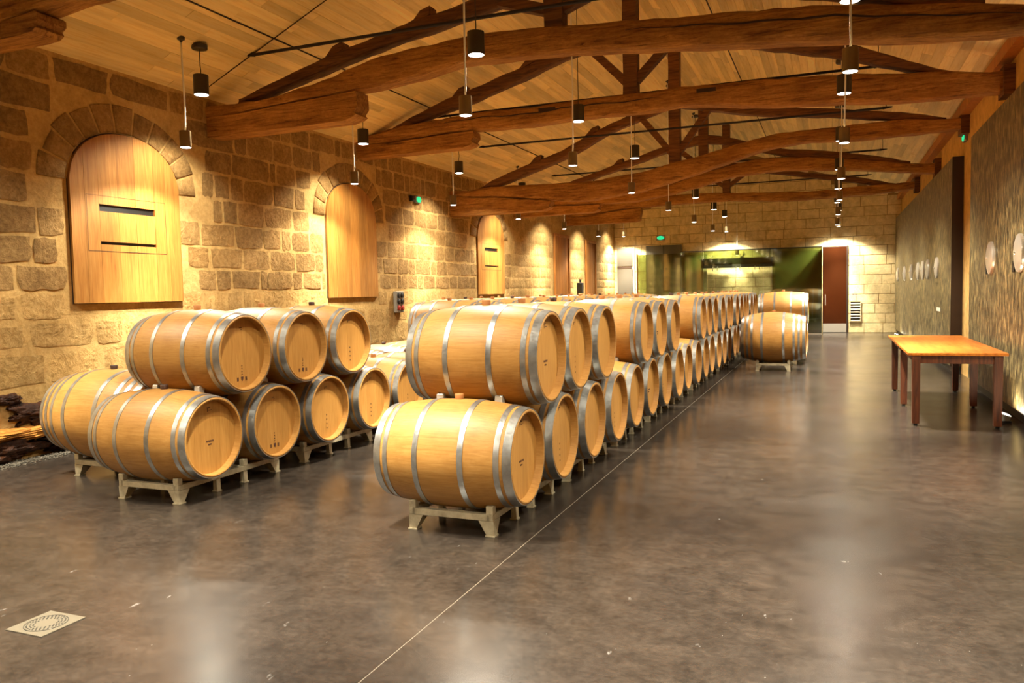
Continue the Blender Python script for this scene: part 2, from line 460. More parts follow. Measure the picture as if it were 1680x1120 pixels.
# ------------------------------------------------------------------ ceiling with boards
cl = MB()
def slope_sheet(mb, x0, x1, t0, t1):
    z0, z1 = ceilz(x0), ceilz(x1)
    mb.add([(x0, YB, z0 + t0), (x1, YB, z1 + t0), (x1, YE + 0.2, z1 + t0), (x0, YE + 0.2, z0 + t0),
            (x0, YB, z0 + t1), (x1, YB, z1 + t1), (x1, YE + 0.2, z1 + t1), (x0, YE + 0.2, z0 + t1)],
           [(0, 3, 2, 1), (4, 5, 6, 7), (0, 1, 5, 4), (1, 2, 6, 5), (2, 3, 7, 6), (3, 0, 4, 7)])
slope_sheet(cl, XL - 0.3, RIDX, 0.02, 0.1); slope_sheet(cl, RIDX, XR + 0.2, 0.02, 0.1)
ceiling = tag(cl.build('ceiling', M['seam']), 'pitched ceiling lined with narrow pale boards', kind='structure')
random.seed(11)
boards = []
for side in (0, 1):
    x0, x1 = (XL, RIDX) if side == 0 else (RIDX, XR)
    s_ = SL if side == 0 else -SR
    nrow = round((x1 - x0) * math.sqrt(1 + s_ * s_) / 0.135)
    dx = (x1 - x0) / nrow
    for r in range(nrow):
        xa, xb = x0 + r * dx, x0 + (r + 1) * dx
        y = YB + random.uniform(-2, 0)
        while y < YE:
            L = random.uniform(1.3, 2.4); ya, yb = max(y, YB), min(y + L, YE); y += L
            if yb - ya < 0.1: continue
            c = ((xa + xb) / 2, (ya + yb) / 2, ceilz((xa + xb) / 2))
            q = proj(c); vis = inframe(c, 120)
            boards.append((0 if vis else 1, q[2] if q else 99, xa, xb, ya, yb, random.uniform(0, 0.004)))
boards.sort()
def board_geo(mb, xa, xb, ya, yb, t, o=(0, 0, 0)):
    g = 0.0012
    za, zb = ceilz(xa + 1e-5), ceilz(xb - 1e-5)
    xa += g; xb -= g; ya += g; yb -= g
    v = [(xa, ya, za - t), (xb, ya, zb - t), (xb, yb, zb - t), (xa, yb, za - t), (xa, ya, za + 0.02), (xb, ya, zb + 0.02), (xb, yb, zb + 0.02), (xa, yb, za + 0.02)]
    mb.add([(p[0] - o[0], p[1] - o[1], p[2] - o[2]) for p in v],
           [(0, 3, 2, 1), (4, 5, 6, 7), (0, 1, 5, 4), (1, 2, 6, 5), (2, 3, 7, 6), (3, 0, 4, 7)])
rest = MB()
for i, (_, _, xa, xb, ya, yb, t) in enumerate(boards):
    if i < 300:
        o = (xa, ya, ceilz(xa + 1e-5))
        mb = MB(); board_geo(mb, xa, xb, ya, yb, t, o)
        obj('ceiling_board', mesh('ceiling_board', mb.v, mb.f, M['plank']), ceiling, o)
    else: board_geo(rest, xa, xb, ya, yb, t)
tag(obj('ceiling_boards_far', mesh('ceiling_boards_far', rest.v, rest.f, M['plank']), ceiling), kind='stuff')
# dark shadow gaps between the ceiling panels
sg = MB()
def gap_along(x):
    z = ceilz(x); sg.box(x - 0.008, x + 0.008, YB, YE, z - 0.014, z - 0.002)
gap_along(-6.03); gap_along(-1.69)
def gap_across(y, xa, xb):
    za, zb = ceilz(xa), ceilz(xb)
    a, b = y - 0.004, y + 0.004
    sg.add([(xa, a, za - 0.013), (xb, a, zb - 0.013), (xb, b, zb - 0.013), (xa, b, za - 0.013), (xa, a, za - 0.002), (xb, a, zb - 0.002), (xb, b, zb - 0.002), (xa, b, za - 0.002)],
           [(0, 3, 2, 1), (4, 5, 6, 7), (0, 1, 5, 4), (1, 2, 6, 5), (2, 3, 7, 6), (3, 0, 4, 7)])
gap_across(7.72, XL, RIDX)
tag(sg.build('trim_1', M['seam']), 'thin dark shadow gaps between the ceiling panels', kind='structure')

# ------------------------------------------------------------------ stone wall on the left
wl = MB(); wl.box(XL - 0.3, XL, YB, YE, 0, ceilz(XL) + 0.02)
wall_l = tag(wl.build('wall_left', M['mortar']), 'old rubble stone wall with wide pale mortar joints', kind='structure')
SHUT = [(5.87, 7.33), (10.3, 11.72), (15.9, 17.4)]
SILL, SPR, TOP = 1.49, 2.74, 3.31
def arch_z(y, y0, y1):
    u = (y - (y0 + y1) / 2) / ((y1 - y0) / 2)
    u = max(-1, min(1, u))
    return SPR + (TOP - SPR) * math.sqrt(max(0, 1 - abs(u) ** 2.2))
DOORS_L = [(21.1, 22.35, 3.1), (24.15, 25.2, 3.08)]
random.seed(21)
def stone_variant(i, depth=1.0):
    nx, ny = 5, 4
    ph = [random.uniform(0, 6.28) for _ in range(4)]
    vs_ = []
    for b in range(ny):
        for a in range(nx):
            u, v = a / (nx - 1) - 0.5, b / (ny - 1) - 0.5
            edge = (a in (0, nx - 1)) or (b in (0, ny - 1))
            corner = (a in (0, nx - 1)) and (b in (0, ny - 1))
            ju, jv = random.uniform(-0.035, 0.035), random.uniform(-0.05, 0.05)
            k = 0.95 if corner else 1.0
            h = (0.72 if edge else 1.0) * depth + random.uniform(-0.3, 0.3) * depth * (0.5 if edge else 1)
            vs_.append((h, (u + ju) * k, (v + jv) * k))
    fs = [(b * nx + a, b * nx + a + 1, (b + 1) * nx + a + 1, (b + 1) * nx + a) for b in range(ny - 1) for a in range(nx - 1)]
    ring = [a for a in range(nx)] + [b * nx + nx - 1 for b in range(1, ny)] + [(ny - 1) * nx + a for a in range(nx - 2, -1, -1)] + [b * nx for b in range(ny - 2, 0, -1)]
    base = len(vs_)
    for r in ring: vs_.append((-1.0, vs_[r][1] * 1.03, vs_[r][2] * 1.03))
    n = len(ring)
    fs += [(ring[k], base + k, base + (k + 1) % n, ring[(k + 1) % n]) for k in range(n)]
    return vs_, fs
VAR = [stone_variant(i) for i in range(18)]
VME = {}
def stone_me(i, mk):
    if (i, mk) not in VME:
        VME[(i, mk)] = mesh('stone', VAR[i][0], VAR[i][1], M[mk], True)
    return VME[(i, mk)]
stones = []     # (y, z, w, h, depth, rot)
zc = 0.02; course = 0
while zc < ceilz(XL) - 0.08:
    hc = random.uniform(0.24, 0.33) if zc > 1.2 else random.uniform(0.28, 0.36)
    hc = min(hc, ceilz(XL) - zc)
    if hc < 0.1: break
    y = YB + random.uniform(0, 0.4)
    while y < YE - 0.1:
        wd = random.choice((random.uniform(0.4, 0.62), random.uniform(0.42, 0.66), random.uniform(0.36, 0.5), random.uniform(0.14, 0.26)))
        if y < 8.6: wd *= 1.25
        if zc < 1.3: wd *= 1.3
        wd = min(wd, YE - y)
        stones.append((y + wd / 2, zc + hc / 2, wd, hc))
        y += wd
    zc += hc; course += 1
placed = []
def blocked(y, z, wd, hc):
    for (a, b) in SHUT:
        c = (a + b) / 2
        for yy in (y - wd * 0.45, y, y + wd * 0.45):
            for zz in (z - hc * 0.45, z, z + hc * 0.45):
                if a - 0.02 < yy < b + 0.02 and SILL - 0.02 < zz < arch_z(yy, a, b) + 0.02: return True
                if zz > SPR - 0.1:
                    rr = math.hypot((yy - c) / ((b - a) / 2 + 0.33), (zz - SPR) / (TOP - SPR + 0.33))
                    if rr < 1.0: return True
    for (a, b, t) in DOORS_L:
        if y + wd / 2 > a - 0.08 and y - wd / 2 < b + 0.08 and z - hc / 2 < t + 0.08: return True
    return False
def split_fit(y, z, wd, hc):
    """trim a stone that runs into an opening"""
    if not blocked(y, z, wd, hc): return (y, z, wd, hc)
    for f in (0.7, 0.45):
        for s_ in (-1, 1):
            yy = y + s_ * wd * (1 - f) / 2
            if not blocked(yy, z, wd * f, hc): return (yy, z, wd * f, hc)
    return None
for s_ in stones:
    r = split_fit(*s_)
    if r and r[2] > 0.1: placed.append(r + (0.0,))
def cover(y): return 1 if y > 17.6 else 0
lst = []
for (y, z, wd, hc, rot) in placed:
    p = (XL, y, z); q = proj(p); vis = inframe(p, 30) and y > 3.5
    hid = z < 0.85 and y > 7.5     # behind the barrels
    area = wd * hc / (q[2] ** 2) * (XL / -q[2]) if vis else 0
    lst.append((-area if (vis and not hid and y < 18.0) else 1, y, z, wd, hc, rot))
lst.sort()
far_stone = MB(); low = MB()
for i, (key, y, z, wd, hc, rot) in enumerate(lst):
    mj = random.uniform(0.028, 0.05) if z > 1.6 else random.uniform(0.05, 0.09)
    dep = random.uniform(0.005, 0.012) if z > 1.6 else random.uniform(0.002, 0.006)
    if y > 17.8: mj = 0.012; dep = 0.0012
    mk = 'stone' if (z > 1.62 and y < 17.8) else 'stone_low'
    vi = random.randrange(18)
    sy, sz = max(wd - mj, 0.05), max(hc - mj, 0.05)
    if key < 0 and i < 290:
        obj('stone', stone_me(vi, mk), wall_l, (XL, y, z), (random.uniform(-0.03, 0.03), 0, 0), (dep, sy, sz))
    else:
        tgt = far_stone if mk == 'stone' else low
        tgt.add([(XL + v[0] * dep, y + v[1] * sy, z + v[2] * sz) for v in VAR[vi][0]], VAR[vi][1])
tag(obj('stone_remainder', mesh('stone_remainder', far_stone.v, far_stone.f, M['stone'], True), wall_l), kind='stuff')
tag(obj('stone_rendered', mesh('stone_rendered', low.v, low.f, M['stone_low'], True), wall_l), kind='stuff')
# voussoirs of the three relieving arches
for (a, b) in SHUT:
    c = (a + b) / 2; n = 11
    for i in range(n):
        t0 = PI * (i + 0.06) / n; t1 = PI * (i + 0.94) / n
        def ell(t, e):
            return (c + ((b - a) / 2 + e) * math.cos(t), SPR + (TOP - SPR + e) * (abs(math.sin(t)) ** 0.92))
        inner = [ell(t0, 0.025), ell((t0 + t1) / 2, 0.025), ell(t1, 0.025)]
        e = random.uniform(0.28, 0.34)
        outer = [ell(t1, e), ell((t0 + t1) / 2, e), ell(t0, e)]
        pts = inner + outer
        cx_ = sum(p[0] for p in pts) / 6; cz_ = sum(p[1] for p in pts) / 6
        mb = MB()
        d0 = random.uniform(0.012, 0.022)
        big = [(p[0] - cx_, p[1] - cz_) for p in pts]
        sm = [(p[0] * 0.9, p[1] * 0.92) for p in big]
        mb.add([(-0.03, *p) for p in big] + [(d0 * 0.5, *p) for p in big] + [(d0, *p) for p in sm],
               [(0, 1, 7, 6), (1, 2, 8, 7), (2, 3, 9, 8), (3, 4, 10, 9), (4, 5, 11, 10), (5, 0, 6, 11),
                (6, 7, 13, 12), (7, 8, 14, 13), (8, 9, 15, 14), (9, 10, 16, 15), (10, 11, 17, 16), (11, 6, 12, 17), (12, 13, 14, 15, 16, 17)])
        obj('voussoir', mb.me('voussoir', M['stone'], True), wall_l, (XL, cx_, cz_))

# wooden shutters in the arched openings
def shutter(idx, y0, y1, slots, label):
    root = MB()
    n = 16
    pts = [(y0, SILL), (y1, SILL)] + [(y1 - (y1 - y0) * i / n, arch_z(y1 - (y1 - y0) * i / n, y0, y1)) for i in range(n + 1)]
    c = (y0 + y1) / 2
    big = [(c + (p[0] - c) * 1.012, p[1] + (0.012 if p[1] > SPR else (-0.006 if p[1] < SILL + 0.01 else 0))) for p in pts]
    root.prism(big, 0, XL - 0.02, XL + 0.006)
    o = tag(root.build('window_%d' % idx, M['seam']), label, kind='structure')
    wdt = y1 - y0
    if slots: cuts = [0, 0.115, 0.234, 0.40, 0.56, 0.741, 0.88, 1.0]
    else: cuts = [0, 0.16, 0.33, 0.46, 0.62, 0.8, 1.0]
    sa, sb = y0 + 0.234 * wdt, y0 + 0.741 * wdt
    for k in range(len(cuts) - 1):
        a, b = y0 + cuts[k] * wdt + 0.0012, y0 + cuts[k + 1] * wdt - 0.0012
        mb = MB()
        m = 6
        top = [(b - (b - a) * i / m, arch_z(b - (b - a) * i / m, y0, y1)) for i in range(m + 1)]
        x1 = XL + 0.034 + random.uniform(0, 0.002)
        if slots and a >= sa - 0.01 and b <= sb + 0.01:
            mb.prism([(a, SILL), (b, SILL), (b, 2.11), (a, 2.11)], 0, XL, x1)
            mb.prism([(a, 2.142), (b, 2.142), (b, 2.46), (a, 2.46)], 0, XL, x1)
            mb.prism([(a, 2.535), (b, 2.535)] + top, 0, XL, x1)
        else: mb.prism([(a, SILL), (b, SILL)] + top, 0, XL, x1)
        mb.build('shutter_board', M['oakboard'], o)
    if slots:
        bk = MB(); bk.box(XL - 0.01, XL + 0.008, sa, sb, 2.1, 2.55)
        bk.build('slot_backing', M['black'], o)
        hj = MB(); h0, h1, hz0, hz1 = y0 + 0.125 * wdt, y0 + 0.845 * wdt, 2.034, 2.622
        x0, x1 = XL + 0.033, XL + 0.0372
        for (a, b, c_, d) in ((h0, h1, hz0, hz0 + 0.006), (h0, h1, hz1, hz1 + 0.003), (h0, h0 + 0.004, hz0, hz1), (h1, h1 + 0.003, hz0, hz1)):
            hj.box(x0, x1, a, b, c_, d)
        hj.build('hatch_joint', M['seam'], o)
shutter(1, *SHUT[0], True, 'arched oak shutter with letterbox slots, beside the rock outcrop')
shutter(2, *SHUT[1], False, 'plain arched oak shutter without slots, between the two slotted ones')
shutter(3, *SHUT[2], True, 'arched oak shutter with letterbox slots, beyond the socket panel')

# timber doors further along the stone wall
for i, (a, b, t) in enumerate(DOORS_L):
    d = MB(); d.box(XL - 0.02, XL + 0.012, a - 0.05, b + 0.05, 0, t + 0.05)
    o = tag(d.build('door_%d' % (i + 1), M['seam']), ['brown boarded door in the stone wall, taller one', 'brown boarded door in the stone wall near the end wall'][i], kind='structure')
    fr = MB(); fr.box(XL, XL + 0.06, a - 0.05, a + 0.03, 0, t + 0.05); fr.box(XL, XL + 0.06, b - 0.03, b + 0.05, 0, t + 0.05); fr.box(XL, XL + 0.06, a + 0.03, b - 0.03, t - 0.03, t + 0.05)
    fr.build('door_frame', M['doorwood'], o)
    n = 6
    for k in range(n):
        p = MB(); ya = a + 0.03 + (b - a - 0.06) * k / n; yb = a + 0.03 + (b - a - 0.06) * (k + 1) / n
        p.box(XL, XL + 0.03, ya + 0.002, yb - 0.002, 0.01, t - 0.03)
        p.build('door_board', M['doorwood'], o)

# ------------------------------------------------------------------ end wall of ashlar blocks
we = MB(); we.prism([(XL - 0.3, 0), (XR + 0.2, 0), (XR + 0.2, ceilz(XR + 0.2)), (RIDX, RIDZ), (XL - 0.3, ceilz(XL - 0.3))], 1, YE, YE + 0.3)
wall_e = tag(we.build('wall_end', M['joint']), 'end wall of large smooth pale limestone blocks', kind='structure')
random.seed(5)
zc = 0.0; r = 0
GLX0, GLX1 = -6.2, -0.3
ebk = 0; erest = MB()
while zc < 5.6:
    hc = 0.31; x = XL - (0.33 if r % 2 else 0)
    while x < XR:
        wd = random.choice((0.55, 0.66, 0.66, 0.78))
        xa, xb = max(x, XL), min(x + wd, XR); x += wd
        if xb - xa < 0.06: continue
        zt = min(zc + hc, ceilz(xa), ceilz(xb))
        if zt - zc < 0.08: continue
        if xa < 0.47 and xb > -0.28 and zc < 2.75:
            # trim at the doorway
            if xa < -0.28: xb = -0.28
            elif xb > 0.47: xa = 0.47
            else: continue
            if xb - xa < 0.05: continue
        mb = MB(); g = 0.007
        cx_, cz_ = (xa + xb) / 2, (zc + zt) / 2; hw, hh = (xb - xa) / 2 - g, (zt - zc) / 2 - g
        p = random.uniform(0.006, 0.012); e = 0.006
        vv = [(-hw, 0, -hh), (hw, 0, -hh), (hw, 0, hh), (-hw, 0, hh), (-hw, -p + 0.004, -hh), (hw, -p + 0.004, -hh), (hw, -p + 0.004, hh), (-hw, -p + 0.004, hh),
              (-hw + e, -p, -hh + e), (hw - e, -p, -hh + e), (hw - e, -p, hh - e), (-hw + e, -p, hh - e)]
        ff = [(0, 1, 5, 4), (1, 2, 6, 5), (2, 3, 7, 6), (3, 0, 4, 7), (4, 5, 9, 8), (5, 6, 10, 9), (6, 7, 11, 10), (7, 4, 8, 11), (8, 9, 10, 11)]
        if ebk < 300:
            obj('block', mesh('block', vv, ff, M['ashlar']), wall_e, (cx_, YE, cz_)); ebk += 1
        else: erest.add([(v[0] + cx_, v[1] + YE, v[2] + cz_) for v in vv], ff)
    zc += hc; r += 1
if erest.v: tag(erest.build('block_remainder', M['ashlar'], wall_e), kind='stuff')
# back wall behind the viewpoint
wb = MB(); wb.prism([(XL - 0.3, 0), (XR + 0.2, 0), (XR + 0.2, ceilz(XR + 0.2)), (RIDX, RIDZ), (XL - 0.3, ceilz(XL - 0.3))], 1, YB - 0.3, YB)
tag(wb.build('wall_back', M['mortar']), 'rendered wall closing the near end of the cellar', kind='structure')

# ------------------------------------------------------------------ right wall
wr = MB(); wr.box(XR, XR + 0.2, YB, YE, 0, ceilz(XR) + 0.02)
wall_r = tag(wr.build('wall_right', M['plaster']), 'warm ochre plastered wall above and behind the vats', kind='structure')
pl = MB(); pl.box(XR - 0.14, XR, YB, YE, ceilz(XR) - 0.16, ceilz(XR) - 0.01)
tag(pl.build('trim_2', M['doorwood']), 'timber wall plate under the eaves on the vat side', kind='structure')
XP = 1.85
def vat(y0, y1, label, seams, doors):
    o = thing('vat_bank', label, 'vat', (XP, y0, 0.0), group='clad vat fronts')
    edges = [y0] + seams + [y1]
    for a, b in zip(edges, edges[1:]):
        mb = MB(); mb.box(0, XR - XP - 0.005, a + 0.004 - y0, b - 0.004 - y0, 0.13, 3.6)
        mb.build('cladding_panel', M['vat'], o)
    ed = MB(); ed.box(-0.004, XR - XP - 0.004, -0.02, 0.003, 0.12, 3.605)
    ed.build('end_cover', M['vat_edge'], o)
    pn = MB(); pn.box(0.06, XR - XP - 0.004, 0.02, y1 - y0 - 0.02, 0.0, 0.13)
    pn.build('plinth', M['black'], o)
    for y in doors:
        d = MB()
        d.lathe([(0.0, -0.055), (0.1, -0.052), (0.165, -0.04), (0.185, -0.03), (0.2, -0.03), (0.205, -0.015), (0.205, 0.004)], 32, 0)
        do = obj('manway_door', autosmooth(d.me('manway_door', M['steel']), 40), o, (0, y - y0, 1.815))
        h = MB(); h.lathe([(0.0, -0.07), (0.016, -0.068), (0.018, -0.05)], 12, 0)
        h.build('door_clamp', M['steel'], do)
        t = MB(); t.box(-0.012, 0.001, y - y0 + 0.27, y - y0 + 0.37, 1.62, 1.74)
        t.build('number_plate', M['black'], o)
    return o
vat(4.0, 13.2, 'dark textured vat cladding beside the wooden table', [7.6, 11.15], [9.82, 11.47])
vf = vat(15.1, YE - 0.02, 'dark textured vat cladding running to the limestone end wall', [18.0, 20.0, 22.0, 24.2, 26.2], [16.98, 18.52, 19.47, 20.52, 22.2, 24.2, 26.6])
wp = MB(); wp.box(-0.008, 0.001, 1.35, 1.9, 1.0, 1.07)
wp.build('name_plate', M['white'], vf)

# uplights on the floor grazing the cladding
def uplight(x, y, wtt, label):
    o = thing('floor_uplight', label, 'light', (x, y, 0), group='floor uplights along the vats')
    b = MB(); b.box(-0.05, 0.06, -0.11, 0.11, 0.0, 0.03)
    b.build('base', M['black'], o)
    hd = MB(); hd.prism([(-0.05, 0.03), (0.04, 0.03), (0.06, 0.075), (-0.03, 0.105)], 1, -0.1, 0.1)
    hd.build('housing', M['greybox'], o)
    ln = MB(); ln.add([(-0.027, -0.09, 0.1068), (0.057, -0.09, 0.0785), (0.057, 0.09, 0.0785), (-0.027, 0.09, 0.1068)], [(0, 1, 2, 3)])
    ln.build('lens', M['lens'], o)
    ld = bpy.data.lights.new('uplight', 'AREA'); ld.shape = 'RECTANGLE'; ld.size = 0.08; ld.size_y = 0.2; ld.energy = wtt; ld.color = (1, 0.88, 0.6)
    lo = bpy.data.objects.new('uplight_source', ld); link(lo, o); lo.location = (0.016, 0, 0.098); lo.rotation_euler = (0, PI - 0.32, 0)
uplight(1.72, 9.85, 26, 'floor uplight behind the leg of the wooden table')
uplight(1.72, 8.3, 26, 'floor uplight at the vats, on the drain side of the table')
uplight(1.72, 25.4, 14, 'floor uplight at the vats near the end wall')
uplight(1.72, 22.6, 9, 'floor uplight at the vats, second from the end wall')

# ------------------------------------------------------------------ barrels
def barrel_meshes(L, RB, RH, hoops, tagn):
    """barrel lies along X, axis at the origin"""
    def rad(x): return RH + (RB - RH) * (1 - (2 * x / L) ** 2)
    ns = 28
    mb = MB()
    xs = [-L / 2 + L * i / 18 for i in range(19)]
    prof = [(-L / 2 + 0.06, RH - 0.028), (-L / 2 + 0.002, RH - 0.020), (-L / 2, RH - 0.012)] + [(x, rad(x)) for x in xs[0:]] + [(L / 2, RH - 0.012), (L / 2 - 0.002, RH - 0.020), (L / 2 - 0.06, RH - 0.028)]
    prof[3] = (-L / 2 + 0.006, RH); prof[-4] = (L / 2 - 0.006, RH)
    m = len(prof); N = ns * 5
    vs_, fs = [], []
    for i in range(N):
        a = 2 * PI * ((i // 5) + (0.0, 0.04, 0.35, 0.65, 0.96)[i % 5]) / ns
        for x, r in prof:
            rr = r - (0.0002 if i % 5 == 0 else 0)
            vs_.append((x, rr * math.cos(a), rr * math.sin(a)))
    # keep angular order: groove, +, ... , next groove
    for i in range(N):
        j = (i + 1) % N
        for k in range(m - 1):
            fs.append((i * m + k, i * m + k + 1, j * m + k + 1, j * m + k))
    body = mesh('staves_' + tagn, vs_, fs, M['oak'], True)
    autosmooth(body, 30)
    hd = MB(); hd.lathe([(0.0, 0.0), (RH - 0.022, 0.0), (RH - 0.022, -0.02)], 40, 0)
    head = hd.me('head_' + tagn, M['head'])
    hm = []
    for (x, wd) in hoops:
        h = MB(); t = 0.0035
        x0, x1 = x - wd / 2, x + wd / 2
        h.lathe([(rad(x0) - 0.002, x0), (rad(x0) + t, x0), (rad(x) + t, x), (rad(x1) + t, x1), (rad(x1) - 0.002, x1)], 48, 0)
        hm.append(autosmooth(h.me('hoop_' + tagn, M['hoop']), 40))
    bg = MB(); bg.lathe([(0.0, RB + 0.034), (0.026, RB + 0.034), (0.03, RB + 0.028), (0.027, RB - 0.01)], 14, 2)
    b1 = bg.me('bung_' + tagn, M['bung'], True)
    b2 = b1.copy(); b2.materials.clear(); b2.materials.append(M['bung_dark'])
    return dict(body=body, head=head, hoops=hm, bung=(b1, b2), L=L, RB=RB, RH=RH)
H6 = [(-0.446, 0.052), (-0.382, 0.034), (-0.155, 0.036), (0.155, 0.036), (0.382, 0.034), (0.446, 0.052)]
def H8(L): return [(s_ * p * L, w_) for s_ in (-1, 1) for p, w_ in ((0.468, 0.05), (0.395, 0.036), (0.32, 0.036), (0.165, 0.04))]
BK = dict(std=barrel_meshes(0.95, 0.35, 0.30, H6, 'six'),
          eight=barrel_meshes(0.95, 0.35, 0.30, H8(0.95), 'eight'),
          large=barrel_meshes(1.06, 0.395, 0.325, H8(1.06), 'large'),
          huge=barrel_meshes(1.12, 0.465, 0.375, H8(1.12), 'huge'))
def stamp_mesh(var):
    mb = MB()
    def q(y, z, w_, h): mb.box(0.0005, 0.0018, y - w_ / 2, y + w_ / 2, z - h / 2, z + h / 2)
    if var == 0:     # brand of three marks near the bottom
        for i, y in enumerate((-0.05, 0.0, 0.045)):
            if i == 1: mb.prism([(y - 0.014, -0.185), (y + 0.014, -0.185), (y + 0.012, -0.205), (y, -0.222), (y - 0.012, -0.205)], 0, 0.0005, 0.0018)
            else:
                q(y - 0.006, -0.203, 0.006, 0.03); q(y + 0.006, -0.203, 0.006, 0.03); q(y, -0.2, 0.012, 0.005)
        for z in (-0.165, -0.145, -0.12, -0.1): q(0, z, 0.012, 0.006)
        q(0, 0.2, 0.03, 0.005); q(0.01, 0.185, 0.018, 0.004)
    elif var == 1:   # small printed lines in the middle
        for i in range(4): q(-0.03 + i * 0.02, -0.03, 0.013, 0.012)
        for i in range(2): q(-0.012 + i * 0.02, -0.055, 0.013, 0.01)
        q(0, 0.22, 0.035, 0.006); q(-0.012, 0.205, 0.006, 0.03); q(0.016, 0.2, 0.03, 0.005)
    else:            # a column of dots
        for z in (-0.06, -0.1, -0.14, -0.18): q(0, z, 0.011, 0.012)
        q(0, 0.2, 0.04, 0.005); q(-0.018, 0.19, 0.005, 0.02)
    return mb.me('stamp', M['ink'])
STAMPS = [stamp_mesh(i) for i in range(3)]
ORD = ['first', 'second', 'third', 'fourth', 'fifth', 'sixth', 'seventh', 'eighth', 'ninth', 'tenth', 'eleventh', 'twelfth', 'thirteenth', 'fourteenth',
       'fifteenth', 'sixteenth', 'seventeenth', 'eighteenth', 'nineteenth', 'twentieth', 'twenty-first', 'twenty-second', 'twenty-third', 'twenty-fourth', 'twenty-fifth', 'twenty-sixth']
def barrel(kind, x, y, zc, label, group, stamp=None, dark=False, bung=True):
    b = BK[kind]
    t = thing('wine_barrel', label, 'barrel', (x, y, zc - b['RB']), group=group)
    c = (0, 0, b['RB'])
    obj('staves', b['body'], t, c)
    for s_ in (1, -1):
        h = obj('head', b['head'], t, (s_ * (b['L'] / 2 - 0.052), 0, b['RB']), (0, 0, 0 if s_ > 0 else PI))
        if s_ > 0 and stamp is not None: obj('stamp', STAMPS[stamp], h)['kind'] = 'stuff'
    for hm in b['hoops']: obj('hoop', hm, t, c)
    if bung: obj('bung', b['bung'][1 if dark else 0], t, c)
    return t
PITCHB, Y0B, ZLO, ZUP = 0.75, 4.60, 0.475, 1.074

# the racks under each pair of bottom barrels
def rack_meshes():
    W, LN = 0.585, 1.15
    r = MB(); r.box(-0.022, 0.022, 0, LN, 0.098, 0.14); rail = bevel_me(r.me('rail', M['rack']), 0.003)
    r = MB(); r.box(-W / 2 + 0.022, W / 2 - 0.022, -0.022, 0.022, 0.098, 0.14); bar = bevel_me(r.me('crossbar', M['rack']), 0.003)
    r = MB(); r.box(-0.024, 0.024, -0.024, 0.024, 0.14, 0.192); post = bevel_me(r.me('saddle_post', M['rack']), 0.003)
    r = MB()  # gusseted corner leg
    r.frustum((-0.026, 0.026, -0.018, 0.03), (-0.075, 0.024, -0.024, 0.09), 0.008, 0.098)
    r.box(-0.032, 0.032, -0.026, 0.04, 0.0, 0.008)
    cleg = r.me('leg', M['rack'])
    r = MB(); r.frustum((-0.02, 0.02, -0.02, 0.02), (-0.016, 0.016, -0.022, 0.022), 0.008, 0.098); r.box(-0.026, 0.026, -0.026, 0.026, 0.0, 0.008)
    mleg = r.me('leg', M['rack'])
    return rail, bar, post, cleg, mleg
RAIL, BAR, POST, CLEG, MLEG = rack_meshes()
def rack(x, y, label, group):
    t = thing('barrel_rack', label, 'rack', (x, y, 0), group=group)
    hw = 0.585 / 2 - 0.022
    for s_ in (-1, 1):
        obj('rail', RAIL, t, (s_ * hw, 0, 0))
        for k, yy in enumerate((0.024, 0.42, 0.73, 1.126)):
            obj('saddle_post', POST, t, (s_ * hw, yy, 0))
            if k in (0, 3): obj('leg', CLEG, t, (s_ * hw, yy, 0), scale=(s_, 1 if k == 0 else -1, 1))
            else: obj('leg', MLEG, t, (s_ * hw, yy, 0))
    for yy in (0.022, 0.42, 0.73, 1.128): obj('crossbar', BAR, t, (0, yy, 0))
    return t
ck = MB(); ck.prism([(-0.045, -0.045), (0.028, -0.03), (0.06, 0.045), (0.0, 0.045)], 0, -0.026, 0.026)
CHOCK = bevel_me(ck.me('barrel_chock', M['chock']), 0.003)

def row(xc, y0, nlo, uppers, rname, grp, kind_lo, kind_up, chocks, stamps):
    for k in range(nlo):
        kd = kind_lo(k)
        dark = (k * 7 + len(rname)) % 5 == 0
        z = ZLO if kd != 'large' else 0.14 + 0.38
        barrel(kd, xc + random.uniform(-0.012, 0.012), y0 + PITCHB * k, z, 'oak barrel in the bottom tier of the %s, %s from the drain end' % (rname, ORD[k]),
               'bottom tier barrels of the ' + rname, stamps(k), dark or kd == 'large')
    for k in range((nlo + 1) // 2):
        rack(xc, y0 - 0.2 + 1.5 * k, 'low pale steel barrel rack under the %s, %s from the drain end' % (rname, ORD[k]), 'steel racks under the ' + rname)
    for i, j in enumerate(uppers):
        barrel(kind_up(j), xc + 0.01 + random.uniform(-0.02, 0.02), y0 + PITCHB * (j + 0.5), ZUP, 'oak barrel in the top tier of the %s, %s from the drain end' % (rname, ORD[i]),
               'top tier barrels of the ' + rname, stamps(j + 5), (j * 5) % 7 == 3)
        if j < chocks:
            for dx in (-0.21, 0.215):
                tag(obj('barrel_chock', CHOCK, None, (xc + dx, y0 + PITCHB * j + 0.128, ZLO + 0.318), (0.35, 0, 0)),
                    'small metal chock under the %s top barrel of the %s, %s side' % (ORD[i], rname, 'wall' if dx < 0 else 'aisle'), 'chock', 'metal chocks between the barrel tiers')
random.seed(31)
row(-2.225, Y0B, 23, [0, 1, 2, 4, 5, 6] + list(range(9, 22)), 'aisle row', 'a', lambda k: 'std', lambda j: 'std', 7, lambda k: [1, 2, None, 2, None][k % 5])
row(-4.745, Y0B, 23, [0, 1, 2] + list(range(6, 22)), 'middle row', 'm', lambda k: 'std', lambda j: 'std', 3, lambda k: [1, 0, 2, 2, 2, 0, 0, 2][k % 8])
row(-5.80, 5.08, 22, list(range(8, 20)), 'wall row', 'w', lambda k: 'large' if k == 0 else 'eight', lambda j: 'eight', 0, lambda k: None)
